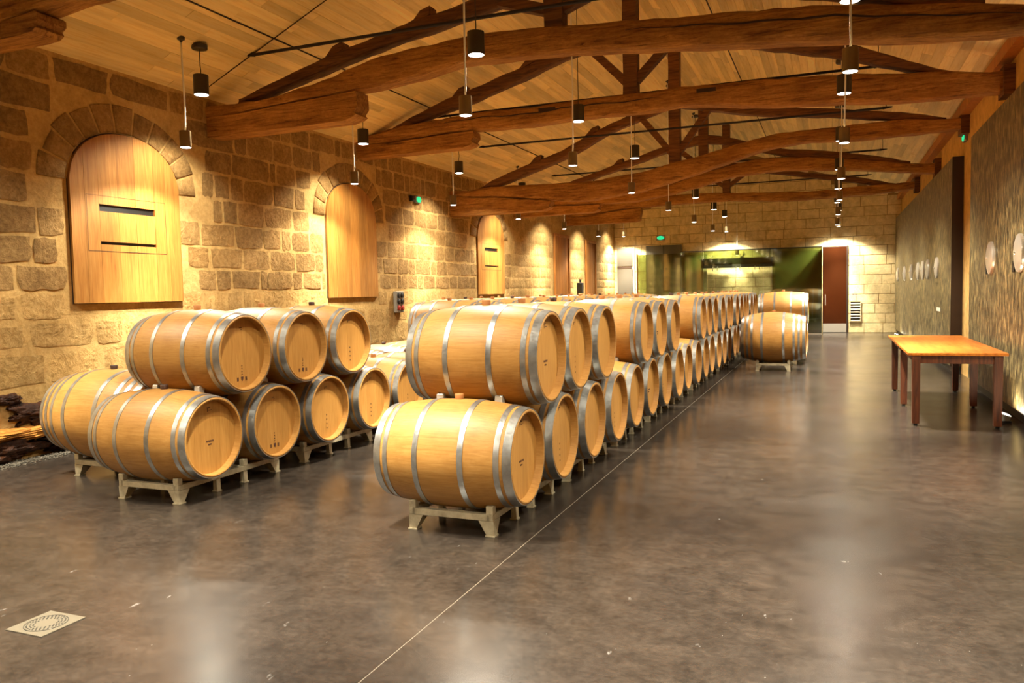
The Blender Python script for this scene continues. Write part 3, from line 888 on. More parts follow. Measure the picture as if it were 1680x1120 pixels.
# the short stack standing out in the aisle
barrel('huge', -0.985, 15.25, 0.14 + 0.455, 'large oak barrel with eight hoops on the aisle floor rack', 'barrels of the short aisle stack')
rack(-0.985, 14.97, 'low pale steel rack under the large eight-hooped barrel in the aisle', 'steel racks of the aisle stack')
barrel('eight', -0.93, 16.55, ZLO, 'oak barrel on the bottom tier hidden behind the large aisle barrel, front one', 'barrels of the short aisle stack')
barrel('eight', -0.93, 17.3, ZLO, 'oak barrel on the bottom tier of the aisle stack, rear one', 'barrels of the short aisle stack')
rack(-0.93, 16.35, 'low pale steel rack at the back of the short aisle stack', 'steel racks of the aisle stack')
barrel('std', -0.91, 16.925, ZUP, 'oak barrel on top of the short aisle stack', 'barrels of the short aisle stack')

# ------------------------------------------------------------------ roof trusses
BEAMS=[
 ([(-7.061,3.894),(-6.319,3.88),(-5.725,3.976),(-5.216,4.075),(-4.887,4.17),(-4.36,4.228),(-3.865,4.246),(-3.383,4.275),(-2.922,4.241),(-2.525,4.215),(-1.894,4.172),(-1.144,4.119),(-0.014,4.048),(0.55,3.952),(0.777,3.938),(1.471,3.831),(1.736,3.771)],
  [(-7.305,3.741),(-6.553,3.779),(-5.94,3.818),(-5.355,3.835),(-4.804,3.865),(-4.215,3.914),(-3.756,3.999),(-3.274,3.985),(-2.689,3.963),(-2.249,3.938),(-1.758,3.886),(-1.14,3.836),(-0.013,3.733),(0.808,3.635),(1.528,3.6),(1.803,3.598)]),
 ([(-7.39,4.039),(-6.9,4.111),(-6.446,4.193),(-5.546,4.246),(-5.026,4.285),(-4.191,4.261),(-3.407,4.282),(-2.427,4.284),(-2.01,4.303),(-0.927,4.275),(-0.016,4.236),(0.845,4.147),(1.388,4.125),(1.719,4.048)],
  [(-7.532,3.947),(-6.617,3.957),(-5.478,4.009),(-4.983,4.01),(-4.145,3.995),(-3.338,4.033),(-2.491,4.009),(-1.96,4.057),(-0.635,3.91),(0.141,3.868),(0.87,3.806),(1.767,3.8)]),
 ([(-7.174,3.599),(-6.631,3.575),(-6.496,3.626),(-5.494,3.616),(-4.262,3.586),(-3.178,3.697),(-2.719,3.805),(-2.056,3.924),(-1.416,4.081),(-0.808,4.171),(-0.018,4.188),(1.108,4.216),(1.784,4.148)],
  [(-7.288,3.488),(-6.05,3.409),(-5.183,3.294),(-4.35,3.219),(-3.243,3.344),(-2.549,3.509),(-1.666,3.749),(-1.028,3.933),(-0.411,3.985),(0.377,3.945),(1.82,3.973)]),
 ([(-7.054,3.803),(-5.541,3.749),(-4.085,3.779),(-3.374,3.881),(-2.55,4.104),(-1.502,4.311),(-0.5,4.254),(0.46,4.125),(1.381,3.976),(1.799,3.931)],
  [(-7.168,3.644),(-5.631,3.552),(-4.151,3.548),(-3.428,3.655),(-2.592,3.819),(-2.059,3.956),(-1.017,4.025),(0.468,3.912),(1.852,3.732)]),
 ([(-7.059,3.822),(-6.122,4.029),(-4.919,4.125),(-3.22,4.131),(-2.398,4.077),(-0.568,3.987),(0.669,4.042),(1.769,4.072)],
  [(-7.114,3.635),(-5.588,3.814),(-4.393,3.864),(-2.704,3.879),(-1.093,3.779),(-0.067,3.794),(0.908,3.81),(1.793,3.89)]),
]
RAFL=[
 ([(-6.75,3.93),(-6.494,4.014),(-5.861,4.203),(-5.288,4.337),(-4.822,4.43),(-4.35,4.542),(-3.973,4.571),(-3.537,4.68),(-2.7,4.95)],
  [(-6.854,3.86),(-6.172,4.0),(-5.928,4.05),(-5.34,4.18),(-4.787,4.30),(-4.251,4.39),(-3.74,4.47),(-3.373,4.53),(-2.7,4.70)]),
 ([(-6.55,4.17),(-6.332,4.278),(-5.815,4.479),(-4.842,4.738),(-4.246,4.907),(-2.7,5.36)],
  [(-6.6,4.12),(-5.857,4.30),(-5.148,4.45),(-4.287,4.70),(-3.7,4.90),(-2.7,5.12)]),
 ([(-6.62,3.58),(-6.267,3.778),(-5.485,4.026),(-4.857,4.207),(-4.247,4.495),(-3.658,4.707),(-2.7,5.02)],
  [(-6.65,3.55),(-6.043,3.66),(-5.387,3.87),(-4.628,4.10),(-3.932,4.45),(-3.378,4.62),(-2.7,4.82)]),
 ([(-6.5,3.80),(-5.834,4.1),(-4.793,4.40),(-3.935,4.635),(-3.531,4.75),(-2.7,4.94)],
  [(-6.5,3.75),(-5.882,3.98),(-3.998,4.46),(-3.587,4.59),(-2.7,4.74)]),
 ([(-6.5,3.93),(-5.905,4.154),(-5.424,4.26),(-2.7,4.95)],
  [(-6.5,3.88),(-5.8,4.03),(-5.351,4.13),(-2.7,4.75)]),
]
RAFR=[
 ([(-2.65,4.95),(-1.2,4.62),(0.42,4.2),(1.2,3.95)],[(-2.65,4.70),(-1.2,4.4),(0.42,4.02),(1.2,3.80)]),
 ([(-2.65,5.34),(-1.0,4.98),(0.069,4.694),(0.419,4.517),(1.209,4.162),(1.675,4.032)],[(-2.65,5.10),(-1.078,4.744),(0.072,4.46),(0.978,4.16),(1.675,3.98)]),
 ([(-2.65,5.02),(-1.924,4.74),(-0.019,4.51),(1.285,4.296),(1.7,4.17)],[(-2.65,4.82),(-1.15,4.5),(0.097,4.36),(1.056,4.2),(1.7,4.09)]),
 ([(-2.65,4.94),(-2.283,4.879),(-1.704,4.694),(-0.903,4.46),(-0.259,4.387),(0.919,4.161),(1.469,4.0)],[(-2.65,4.74),(-2.2,4.68),(-1.731,4.53),(-0.804,4.27),(0.4,4.1),(1.469,3.9)]),
 ([(-2.65,4.95),(-0.569,4.474),(0.424,4.337),(1.481,4.05)],[(-2.65,4.75),(-0.576,4.36),(0.431,4.17),(1.481,3.95)]),
]
CORB=[(-5.03,3.69,3.60),(-5.10,3.93,3.76),(-5.05,3.40,3.17),(-5.05,3.62,3.44),(-5.0,3.76,3.45)]
TY=[8.0,11.35,14.75,18.25,22.4]
def interp(tr, x):
    if x <= tr[0][0]: return tr[0][1]
    for (a, b), (c, d) in zip(tr, tr[1:]):
        if x <= c: return b + (d - b) * (x - a) / (c - a)
    return tr[-1][1]
def timber(name, top, bot, x0, x1, y, ty, parent, mat, step=0.16, wob=0.012, ends=True):
    n = max(3, int((x1 - x0) / step))
    rnd = random.Random(hash((round(x0, 2), round(y, 2), name)) & 0xffff)
    vs_, fs = [], []
    K = 12
    for i in range(n + 1):
        x = x0 + (x1 - x0) * i / n
        zt = sum(interp(top, x + d) for d in (-0.12, 0, 0.12)) / 3; zb = sum(interp(bot, x + d) for d in (-0.12, 0, 0.12)) / 3
        if zt - zb < 0.04: zb = zt - 0.04
        h = (zt - zb) / 2; c = (zt + zb) / 2; hy = ty / 2
        ch = min(0.045, h * 0.45); 
        pts = [(-hy, -h + ch), (-hy + ch * 0.35, -h + ch * 0.35), (-hy + ch, -h), (hy - ch, -h), (hy - ch * 0.35, -h + ch * 0.35), (hy, -h + ch),
               (hy, h - ch), (hy - ch * 0.35, h - ch * 0.35), (hy - ch, h), (-hy + ch, h), (-hy + ch * 0.35, h - ch * 0.35), (-hy, h - ch)]
        for (py_, pz_) in pts:
            vs_.append((x, y + py_ + rnd.uniform(-wob, wob), c + pz_ + rnd.uniform(-wob, wob) * 0.7))
    for i in range(n):
        for k in range(K):
            k2 = (k + 1) % K
            fs.append((i * K + k, (i + 1) * K + k, (i + 1) * K + k2, i * K + k2))
    fs.append(tuple(range(K))); fs.append(tuple(n * K + k for k in range(K))[::-1])
    mb = MB(); mb.add(vs_, fs)
    me = autosmooth(mb.me(name, mat), 42)
    return obj(name, me, parent)
def post_between(name, p, q, wd, ty, y, parent, mat):
    p, q = Vector((p[0], 0, p[1])), Vector((q[0], 0, q[1]))
    d = (q - p).normalized(); nrm = Vector((d.z, 0, -d.x)) * (wd / 2)
    mb = MB(); vs_ = []
    n = 5
    for i in range(n + 1):
        c = p.lerp(q, i / n)
        for (s_, t_) in ((-1, -1), (1, -1), (1, 1), (-1, 1)):
            vs_.append((c.x + nrm.x * s_ + random.uniform(-.006, .006), y + t_ * ty / 2, c.z + nrm.z * s_))
    fs = [(i * 4 + k, (i + 1) * 4 + k, (i + 1) * 4 + (k + 1) % 4, i * 4 + (k + 1) % 4) for i in range(n) for k in range(4)] + [(0, 1, 2, 3), tuple(n * 4 + k for k in (3, 2, 1, 0))]
    mb.add(vs_, fs)
    return mb.build(name, mat, parent)
TN = ['first', 'second', 'third', 'fourth', 'fifth']
random.seed(77)
for i in range(5):
    y = TY[i]
    root = thing('roof_truss', 'old bowed timber roof truss, %s from the drain end' % TN[i] if i else 'old bowed timber roof truss over the slotted shutter beside the rock', 'roof truss', (0, y, 0), group='timber roof trusses')
    t, b = BEAMS[i]
    timber('tie_beam', t, b, XL - 0.05, XR - 0.1, 0, 0.28, root, M['timber'])
    timber('rafter', RAFL[i][0], RAFL[i][1], RAFL[i][0][0][0], -2.7, 0.02, 0.2, root, M['timber_dark'])
    timber('rafter', RAFR[i][0], RAFR[i][1], -2.65, RAFR[i][0][-1][0], 0.02, 0.2, root, M['timber_dark'])
    zt = interp(t, RIDX)
    post_between('king_post', (RIDX, zt - 0.02), (RIDX, RIDZ - 0.08), 0.2, 0.18, 0, root, M['timber_dark'])
    for s_, tr in ((-1, RAFL[i]), (1, RAFR[i])):
        xe = RIDX + s_ * 0.62
        post_between('strut', (RIDX + s_ * 0.08, zt + 0.2), (xe, interp(tr[1], xe) + 0.05), 0.11, 0.12, 0, root, M['timber_dark'])
    cx_, ct, cbm = CORB[i]
    ct = min(ct, interp(b, cx_) - 0.02); cbm = min(cbm, ct - 0.17)
    mb = MB(); zt0 = interp(b, -7.0)
    # corbel with a shaped nose, bearing under the tie beam
    nose = [(XL - 0.03, cbm - 0.01), (cx_ - 0.2, cbm), (cx_ - 0.07, cbm + 0.03), (cx_ - 0.02, cbm + 0.06), (cx_ - 0.05, cbm + 0.09), (cx_, ct - 0.02), (cx_ - 0.01, interp(b, cx_) - 0.012)]
    top = [(x, interp(b, x) - (0.016 if x > -6.9 else -0.01)) for x in (-5.6, -6.1, -6.6, XL - 0.03)]
    mb.prism(nose + top, 1, -0.13, 0.13)
    bevel_me(mb.me('x', None), 0.0)
    co = mb.build('corbel', M['timber'], root)
    if i < 2:
        ck_ = MB(); xs_ = [(-1.9 if i == 0 else -5.6) + 0.16 * q for q in range(22)]
        up_ = []; dn_ = []
        for q, x in enumerate(xs_):
            z = interp(t, x) * 0.62 + interp(b, x) * 0.38 + 0.008 * math.sin(q * 1.7) + 0.005 * math.sin(q * 0.6)
            wq = 0.007 * math.sin(PI * q / 21) + 0.0012
            up_.append((x, z + wq)); dn_.append((x, z - wq))
        ck_.prism(up_ + dn_[::-1], 1, -0.152, -0.12)
        ck_.build('crack', M['seam'], root)
    for x in ((-3.9, -1.6) if i == 1 else ()):
        z = interp(t, x) * 0.7 + interp(b, x) * 0.3
        mo = MB(); mo.box(x - 0.13, x + 0.13, -0.154, -0.12, z - 0.025, z + 0.025); mo.build('mortise', M['seam'], root)
    # cleats on the rafters
    for x in (-5.35, -4.2) if i < 3 else (-4.6,):
        z = interp(RAFL[i][0], x)
        mc = MB(); mc.prism([(x - 0.17, z - 0.08), (x + 0.1, z + 0.02), (x + 0.1, z + 0.11), (x - 0.02, z + 0.075)], 1, -0.07, 0.09)
        mc.build('cleat', M['timber_dark'], root)
    # solid dark box standing in for the shaded socket round the beam end
    pz = (interp(t, 1.75) + interp(b, 1.75)) / 2
    mp_ = MB(); mp_.box(XR - 0.12, XR - 0.001, -0.18, 0.18, pz - 0.17, pz + 0.18)
    mp_.build('shaded_socket', M['timber_dark'], root)
    # iron tie rod just ahead of the truss
    ry = (-0.3, 0.25, -0.42, 0.4, 0.25)[i]
    zr = 4.36
    rd = thing('tie_rod', 'thin black iron tie rod below the boards near the %s truss' % TN[i], 'tie rod', (0, y + ry, zr), group='iron tie rods')
    xre = (0.75, 0.5, 0.75, 0.93, 0.8)[i]
    m1 = MB(); m1.tube([(-6.3, 0, 0), (xre, 0, 0)], 0.019, 8)
    m1.build('rod', M['rod'], rd)
    for s_, xe in ((-1, -6.3), (1, xre)):
        m2 = MB(); m2.prism([(xe, -0.022), (xe, 0.022), (xe + s_ * 0.14, 0.03 if s_ < 0 else 0.012), (xe + s_ * 0.14, 0.0)], 1, -0.016, 0.016)
        m2.build('pointed_end', M['rod'], rd)
    m3 = MB(); m3.tube([(xre + 0.05, 0, 0), (xre + 0.05, 0, ceilz(xre + 0.05) - zr)], 0.006, 6); m3.build('hanger', M['rod'], rd)
# the truss nearest the drain: only its corbelled wall end is in view
root = thing('roof_truss', 'old timber roof truss whose corbelled end bears on the stone wall', 'roof truss', (0, 4.7, 0), group='timber roof trusses')
t0_ = [(-7.3, 3.98), (-6.4, 4.0), (-5.6, 4.1), (-3, 4.3), (1.8, 4.1)]; b0_ = [(-7.3, 3.76), (-6.4, 3.78), (-5.5, 3.86), (-3, 4.02), (1.8, 3.84)]
timber('tie_beam', t0_, b0_, XL - 0.05, XR - 0.1, 0, 0.28, root, M['timber'])
post_between('king_post', (RIDX, 4.28), (RIDX, RIDZ - 0.08), 0.2, 0.18, 0, root, M['timber_dark'])
timber('rafter', [(-6.6, 3.97), (-2.7, 4.95)], [(-6.6, 3.9), (-2.7, 4.7)], -6.6, -2.7, 0.02, 0.2, root, M['timber_dark'])
timber('rafter', [(-2.65, 4.95), (1.3, 4.05)], [(-2.65, 4.7), (1.3, 3.95)], -2.65, 1.3, 0.02, 0.2, root, M['timber_dark'])
mb = MB(); cx_ = -5.85
mb.prism([(XL - 0.03, 3.65), (cx_ - 0.22, 3.65), (cx_ - 0.08, 3.66), (cx_ - 0.03, 3.69), (cx_ - 0.05, 3.72), (cx_, 3.75), (cx_, 3.8), (cx_ - 0.03, 3.82), (-6.4, 3.77), (XL - 0.03, 3.77)], 1, -0.13, 0.13)
mb.build('corbel', M['timber'], root)

# ------------------------------------------------------------------ pendant lamps
def can_meshes(R, Hh, mat):
    m = MB()
    m.lathe([(0.0, Hh), (R * 0.97, Hh), (R, Hh - 0.006), (R, 0.0), (R * 0.9, 0.0), (R * 0.88, 0.03), (0.0, 0.03)], 24, 2)
    c = autosmooth(m.me('can', M[mat]), 40)
    l_ = MB(); l_.lathe([(0.0, -0.006), (R * 0.6, -0.005), (R * 0.9, 0.0), (R * 0.9, 0.012)], 24, 2)
    return c, l_.me('lens', M['lens'])
CH = can_meshes(0.082, 0.215, 'can'); CLW = can_meshes(0.06, 0.175, 'can_low')
cmh = MB(); cmh.lathe([(0.0, 0.0), (0.08, 0.0), (0.085, 0.006), (0.085, 0.05), (0.0, 0.05)], 24, 2); CANH = autosmooth(cmh.me('canopy', M['can']), 40)
cml = MB(); cml.lathe([(0.0, -0.03), (0.012, -0.03), (0.018, -0.008), (0.04, 0.0), (0.042, 0.03), (0.0, 0.03)], 20, 2); CANL = autosmooth(cml.me('canopy', M['can']), 40)
def spot(parent, z, energy, ang, blend, rad, core=True):
    for (e, a_, bl) in ((energy, ang, blend), (energy * CORE, math.radians(66), 0.7)):
        ld = bpy.data.lights.new('lamp', 'SPOT'); ld.energy = e; ld.color = LAMP_COL
        ld.spot_size = a_; ld.spot_blend = bl; ld.shadow_soft_size = rad
        lo = bpy.data.objects.new('lamp_source', ld); link(lo, parent); lo.location = (0, 0, z)
def pendant(x, y, zb, high, label, group, energy, drop=None):
    t = thing('pendant_lamp', label, 'lamp', (x, y, zb), group=group)
    can, lens = CH if high else CLW
    hc = 0.215 if high else 0.175
    obj('can', can, t); obj('lens', lens, t)
    zc_ = (ceilz(x) if drop is None else drop) - zb
    obj('canopy', CANH if high else CANL, t, (0, 0, zc_ - (0.05 if high else 0.02)))
    m = MB(); dx = random.uniform(-0.012, 0.012); zz = zc_ - 0.03
    m.tube([(0, 0, hc - 0.005), (0.004, 0, hc + 0.05), (dx, 0.004, hc + (zz - hc) * 0.35), (dx * 0.5, 0, hc + (zz - hc) * 0.7), (0, 0, zz)], 0.005 if high else 0.0095, 6)
    m.build('cord', M['cord_dark' if high else 'cord'], t, True)
    spot(t, -0.02, energy, math.radians(128 if high else 132), 0.55 if high else 0.35, 0.05)
random.seed(99)
COLS = [(-6.5, 'by the stone wall'), (-3.15, 'over the barrels'), (0.125, 'over the open aisle')]
KS = ['behind the drain, rear one', 'behind the drain', 'beside the drain', 'first past the drain', 'second past the drain', 'third past the drain', 'fourth past the drain', 'fifth past the drain', 'sixth past the drain', 'last before the end wall']
for (x, where) in COLS:
    for k in range(-2, 6):
        yl = 6.76 + 3.28 * k - (0.06 if k == -1 else 0)
        pendant(x, yl, 3.15, False, 'slim pendant can on a long lit-toned cord %s, %s' % (where, KS[k + 3]), 'slim low pendants ' + where, W_LOW * (1.25 if x > 0 else 1.0))
        pendant(x, yl + 0.27, 3.77, True, 'thick dark pendant can on a dark cord %s, %s' % (where, KS[k + 3]), 'thick high pendants ' + where, W_HIGH * (1.25 if x > 0 else 1.0))
# wall washers in front of the end wall
for x, lab in ((-6.72, 'above the grey door'), (-3.25, 'above the glass room'), (0.19, 'above the brown metal door')):
    pendant(x, 27.15, 3.38, False, 'slim pendant can washing the end wall %s' % lab, 'pendants washing the end wall', W_LOW * 1.9, drop=None)
    pendant(x, 26.7, 3.84, True, 'thick dark pendant can before the end wall %s' % lab, 'thick pendants before the end wall', W_HIGH * 0.5)

# ------------------------------------------------------------------ table
tb = thing('wooden_table', 'long wooden table with orange-brown top and six dark square legs', 'table', (1.218, 9.38, 0))
m = MB(); m.box(-0.463, 0.463, 0, 3.22, 0.75, 0.782); me = bevel_me(m.me('tabletop', M['tabletop']), 0.005); obj('tabletop', me, tb)
for x in (-0.383, 0.377):
    for yy in (0.055, 1.57, 3.1):
        m = MB(); m.frustum((-0.036, 0.036, -0.036, 0.036), (-0.04, 0.04, -0.04, 0.04), 0.02, 0.75); o = m.build('leg', M['tableleg'], tb, loc=(x, yy, 0))
        f = MB(); f.lathe([(0.0, 0.0), (0.018, 0.0), (0.02, 0.005), (0.02, 0.021), (0, 0.021)], 12, 2); f.build('foot', M['black'], o)
for x in (-0.383, 0.377):
    m = MB(); m.box(x - 0.012, x + 0.012, 0.095, 1.53, 0.665, 0.75); m.box(x - 0.012, x + 0.012, 1.61, 3.06, 0.665, 0.75); m.build('side_apron', M['tableleg'], tb)
for yy in (0.055, 3.1):
    m = MB(); m.box(-0.343, 0.337, yy - 0.012, yy + 0.012, 0.665, 0.75); m.build('end_apron', M['tableleg'], tb)

# ------------------------------------------------------------------ floor drain
dr = thing('floor_drain', 'square pale metal floor drain with a perforated round grate', 'drain', (-3.41, 2.536, 0))
m = MB(); m.box(-0.118, 0.118, -0.115, 0.115, 0.0, 0.004); bevel_me(m.me('x', None), 0)
m.build('frame_plate', M['drain'], dr)
m = MB(); m.lathe([(0.0, 0.0055), (0.088, 0.0055), (0.09, 0.004)], 40, 2); gr = m.build('grate', M['drain'], dr)
m = MB(); m.lathe([(0.0905, 0.0042), (0.0905, 0.0058), (0.0925, 0.0058), (0.0925, 0.0042)], 40, 2); m.build('ring_joint', M['hole'], gr)
m = MB()
for (r_, n) in ((0.08, 30), (0.066, 24), (0.052, 18)):
    for i in range(n):
        a = 2 * PI * i / n + r_ * 40
        m.lathe([(0.0, 0.0066), (0.0042, 0.0066), (0.0042, 0.005)], 6, 2, (r_ * math.cos(a), r_ * math.sin(a), 0))
m.build('holes', M['hole'], gr)

# ------------------------------------------------------------------ rock outcrop at the wall foot
def rock(name, loc, size, mat, label, seed, cat='rock', group=None):
    rnd = random.Random(seed)
    bm = bmesh.new(); bmesh.ops.create_icosphere(bm, subdivisions=4, radius=1.0)
    from mathutils import noise as mn
    off = Vector((seed * 3.1, seed * 1.7, 0))
    for v in bm.verts:
        d = v.co.normalized()
        e = Vector((d.x * size[0], d.y * size[1], d.z * size[2]))
        k = 1 + 0.45 * mn.noise(e * 5 + off) + 0.4 * mn.noise(e * 14 + off) + 0.22 * mn.noise(e * 34 + off)
        v.co = Vector((d.x * size[0] * k, d.y * size[1] * k, d.z * size[2] * k))
    me = bpy.data.meshes.new(name); bm.to_mesh(me); bm.free(); me.materials.append(mat)
    o = obj(name, me, wall_l, loc); o['label'] = label; return o
rock('rock', (XL + 0.03, 4.95, 0.12), (0.1, 0.45, 0.1), M['rock'], 'dark wet bedrock lump under the ochre ledge by the gravel', 3)
rock('rock', (XL + 0.03, 5.75, 0.12), (0.1, 0.45, 0.1), M['rock'], 'dark bedrock lump at the wall foot behind the large eight-hooped barrel', 5)
rock('rock', (XL + 0.0, 5.5, 0.42), (0.09, 0.42, 0.11), M['rock'], 'dark jagged rock above the ochre ledge behind the large barrel', 8)
rock('rock', (XL - 0.01, 4.95, 0.6), (0.07, 0.3, 0.055), M['rock'], 'thin dark rock seam highest in the stone wall above the gravel', 12)
rock('ledge_stone', (XL + 0.0, 5.2, 0.27), (0.14, 0.85, 0.06), M['ledge'], 'long ochre stone ledge jutting from the foot of the wall', 17)

# ------------------------------------------------------------------ small fittings
def exit_sign(loc, axis, w_, h_, label):
    o = thing('exit_sign', label, 'exit sign', loc, {0: 0, 1: PI / 2 * -1, 2: PI}[axis], group='green exit signs')
    # local: faces +X
    m = MB(); m.box(0.0, 0.05, -w_ * 0.5, w_ * 0.5, -h_ / 2, h_ / 2); b_ = bevel_me(m.me('housing', M['greybox']), 0.008); obj('housing', b_, o)
    m = MB(); m.prism([(w_ * 0.42 * math.cos(a * PI / 8), h_ * 0.42 * math.sin(a * PI / 8)) for a in range(16)], 0, 0.05, 0.062); m.build('green_lens', M['green'], o)
    return o
exit_sign((XL + 0.012, 13.2, 3.28), 0, 0.2, 0.13, 'green lit exit sign on the stone wall')
exit_sign((-5.55, YE - 0.012, 3.32), 1, 0.3, 0.16, 'green lit exit sign on the limestone end wall')
exit_sign((XR, 14.85, 3.87), 2, 0.26, 0.14, 'green lit exit sign on the plastered wall over the vats')
m = MB()
sk = thing('emergency_lamp', 'small black lamp box beside the exit sign on the stone wall', 'lamp', (XL + 0.012, 12.98, 3.28))
m = MB(); m.box(0, 0.07, -0.05, 0.05, -0.05, 0.05); obj('housing', bevel_me(m.me('housing', M['black']), 0.008), sk)
m = MB(); m.lathe([(0, 0.085), (0.03, 0.083), (0.035, 0.07)], 16, 0); m.build('lamp_head', M['can'], sk)
so = thing('socket_panel', 'grey power socket panel on the stone wall below the exit sign', 'socket panel', (XL + 0.012, 12.38, 1.39))
m = MB(); m.box(0, 0.07, -0.13, 0.13, -0.19, 0.19); obj('box', bevel_me(m.me('box', M['greybox']), 0.01), so)
for z, mt in ((0.115, 'black'), (0.005, 'black'), (-0.11, 'red')):
    for yy in (-0.06, 0.06):
        m = MB(); m.lathe([(0, 0.1), (0.03, 0.1), (0.045, 0.09), (0.045, 0.07)], 18, 0); m.build('socket', M[mt], so, loc=(0, yy, z))
cmo = thing('wall_camera', 'small black box camera on the stone wall between the brown doors', 'camera', (XL + 0.01, 23.3, 1.62))
m = MB(); m.box(0, 0.16, -0.08, 0.08, -0.16, 0.16); obj('body', bevel_me(m.me('body', M['black']), 0.012), cmo)
m = MB(); m.box(0.05, 0.1, -0.03, 0.03, 0.16, 0.26); m.build('bracket', M['black'], cmo)

# grey door on the end wall
d = MB(); d.box(-7.14, -6.48, YE - 0.05, YE, 0, 3.05)
o = tag(d.build('door_3', M['frame_white']), 'tall grey metal door with a grey panel above', kind='structure')
m = MB(); m.box(-7.1, -6.56, YE - 0.075, YE - 0.05, 2.38, 3.02); m.build('upper_panel', M['greydoor'], o)
m = MB(); m.box(-7.1, -6.56, YE - 0.075, YE - 0.05, 0.01, 2.28); m.build('door_leaf', M['greydoor'], o)
m = MB(); m.box(-7.1, -6.6, YE - 0.08, YE - 0.05, 2.3, 2.36); m.build('dark_rail', M['seam'], o)
m = MB(); m.box(-6.64, -6.62, YE - 0.11, YE - 0.075, 0.98, 1.12); m.build('door_handle', M['steel'], o)
# brown glossy door
d = MB(); d.box(-0.28, 0.47, YE - 0.005, YE + 0.02, 0, 2.8)
o = tag(d.build('door_4', M['vat_edge']), 'tall glossy brown metal door beside the glass room', kind='structure')
m = MB(); m.box(-0.27, 0.43, YE - 0.03, YE - 0.005, 0.02, 2.77); m.build('door_leaf', M['copper'], o)
m = MB(); m.box(0.43, 0.48, YE - 0.06, YE - 0.004, 0.0, 2.82); m.build('door_frame', M['vat_edge'], o)
m = MB(); m.box(-0.27, 0.43, YE - 0.034, YE - 0.03, 0.02, 0.3); m.build('kick_plate', M['steel'], o)
m = MB(); m.tube([(-0.2, YE - 0.09, 0.9), (-0.2, YE - 0.09, 1.25)], 0.012, 8); m.tube([(-0.2, YE - 0.09, 0.95), (-0.2, YE - 0.03, 0.95)], 0.008, 6); m.tube([(-0.2, YE - 0.09, 1.2), (-0.2, YE - 0.03, 1.2)], 0.008, 6); m.build('door_handle', M['steel'], o)
# vent grille
vg = thing('vent_grille', 'louvred metal vent grille on the end wall beside the brown door', 'vent', (0.7, YE - 0.012, 0.69))
m = MB(); m.box(-0.16, 0.16, -0.012, 0, -0.33, 0.33); m.build('backing', M['duct'], vg)
m = MB(); m.box(-0.17, -0.14, -0.03, 0, -0.34, 0.34); m.box(0.14, 0.17, -0.03, 0, -0.34, 0.34); m.box(-0.14, 0.14, -0.03, 0, 0.31, 0.34); m.box(-0.14, 0.14, -0.03, 0, -0.34, -0.31); m.build('frame', M['frame_white'], vg)
for i in range(7):
    m = MB(); z = -0.27 + i * 0.09; m.prism([(-0.012, z - 0.02), (-0.012, z), (-0.034, z - 0.024), (-0.034, z - 0.04)], 0, -0.14, 0.14); m.build('louvre', M['frame_white'], vg)

# ------------------------------------------------------------------ glass room in front of the end wall
YG = 26.95
gr = thing('glass_room', 'green tinted frameless glass partition enclosing a lit stone niche', 'glass partition', (0, YG, 0))
def pane(x0, x1, z0, z1, mat, y=0.0, nm='glass_pane'):
    m_ = MB(); m_.box(x0 + 0.004, x1 - 0.004, y, y + 0.012, z0, z1); return m_.build(nm, M[mat], gr)
pane(-6.19, -4.72, 0.02, 2.72, 'glass')
pane(-4.72, -3.97, 0.02, 2.74, 'glass')
pane(-3.97, -1.8, 2.3, 2.75, 'glass', nm='header_pane')
pane(-3.97, -2.06, 0.02, 2.3, 'glass_clear', nm='clear_pane')
pane(-2.06, -1.8, 0.02, 2.3, 'glass_clear', nm='clear_pane')
pane(-1.8, -0.3, 0.02, 2.76, 'glass')
m = MB(); m.box(-0.312, -0.3, 0.012, YE - YG - 0.02, 0.02, 2.76); m.build('side_pane', M['glass'], gr)
m = MB(); m.box(-6.23, -6.19, 0.0, 0.06, 0, 2.74); m.build('edge_post', M['doorwood'], gr)
m = MB(); m.box(-4.73, -0.3, -0.004, 0.016, 2.75, 2.78); m.build('head_rail', M['duct'], gr)
m = MB(); m.box(-6.19, -0.3, -0.01, 0.03, 0.0, 0.03); m.build('floor_channel', M['steel'], gr)
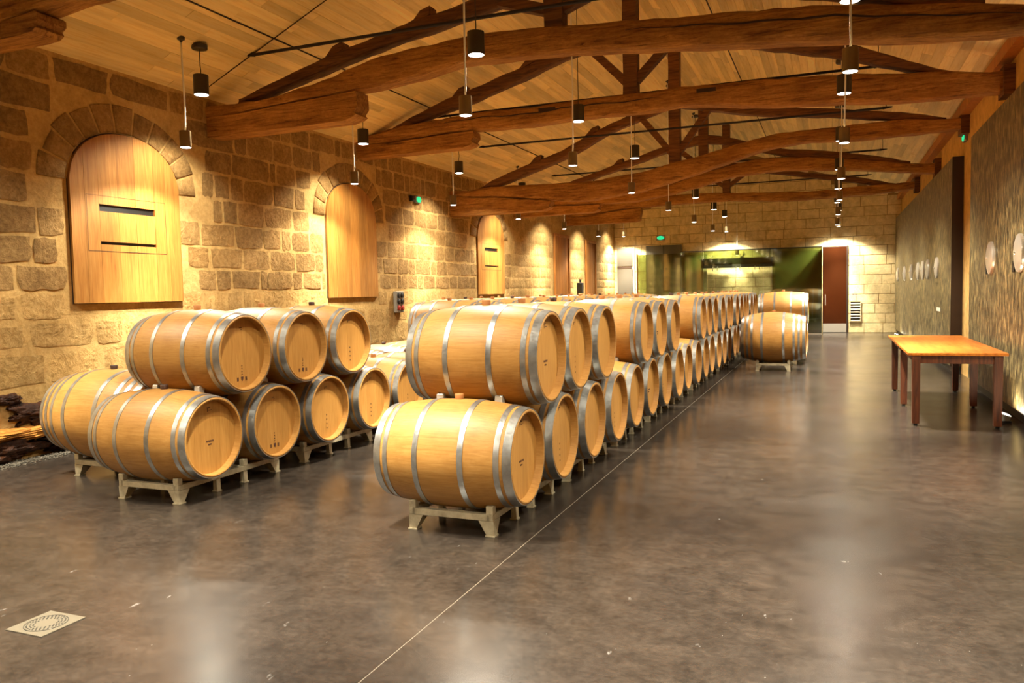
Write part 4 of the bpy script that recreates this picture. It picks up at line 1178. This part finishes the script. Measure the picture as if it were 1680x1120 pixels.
m = MB(); m.box(-4.1, -1.75, 0.35, 0.6, 2.2, 2.52); m.build('air_duct', M['duct'], gr)
for x in (-4.1, -2.9):
    m = MB(); m.box(x + 0.08, x + 1.0, 0.33, 0.35, 2.34, 2.46); m.build('duct_slot', M['black'], gr)
for x in (-3.7, -3.55, -2.95, -2.82, -2.35, -2.2):
    m = MB(); m.tube([(x, 0.2, 2.2), (x, 0.2, 2.12), (x + 0.02, 0.2, 2.1)], 0.012, 6); m.tube([(x, 0.2, 2.2), (x, 0.36, 2.24)], 0.01, 6); m.build('hook', M['duct'], gr)
# grey panel behind the glass
pg = thing('wall_panel', 'dark grey panel on the end wall behind the glass, below the exit sign', 'panel', (-5.45, YE - 0.012, 0))
m = MB(); m.box(-0.62, 0.62, -0.05, 0, 0.0, 3.06); m.build('panel', mat_plain('dark_grey_panel', srgb(84, 80, 66), 0.4), pg)
m = MB(); m.box(-0.02, 0.02, -0.056, -0.05, 0.0, 3.06); m.build('centre_joint', M['duct'], pg)
m = MB(); m.box(0.08, 0.1, -0.1, -0.05, 1.0, 1.2); m.build('handle', M['steel'], pg)
for a, b, lab in ((-4.72, -3.97, 'dark green screen panel'), (-1.75, -0.32, 'dark green back panel')):
    q = thing('screen_panel', lab + ' standing behind the tinted glass', 'panel', (a, YE - 0.06, 0))
    m = MB(); m.box(0, b - a, 0, 0.045, 0, 2.7); m.build('sheet', mat_plain('olive_panel', srgb(150, 150, 100), 0.35), q)
    m = MB(); m.box(0, b - a, -0.01, 0.0, 0, 0.1); m.build('kick_strip', M['duct'], q)
# lamp inside the glass room
lz = thing('ceiling_lamp', 'slim pendant can inside the glass room lighting the niche', 'lamp', (-2.95, YE - 0.25, 2.62))
m_, l_ = CLW
obj('can', m_, lz); obj('lens', l_, lz)
m = MB(); m.tube([(0, 0, 0.17), (0, 0, ceilz(-2.95) - 2.62)], 0.006, 6); m.build('cord', M['cord'], lz)
obj('canopy', CANL, lz, (0, 0, ceilz(-2.95) - 2.62 - 0.02))
spot(lz, -0.02, W_LOW * 0.35, math.radians(130), 0.4, 0.05)
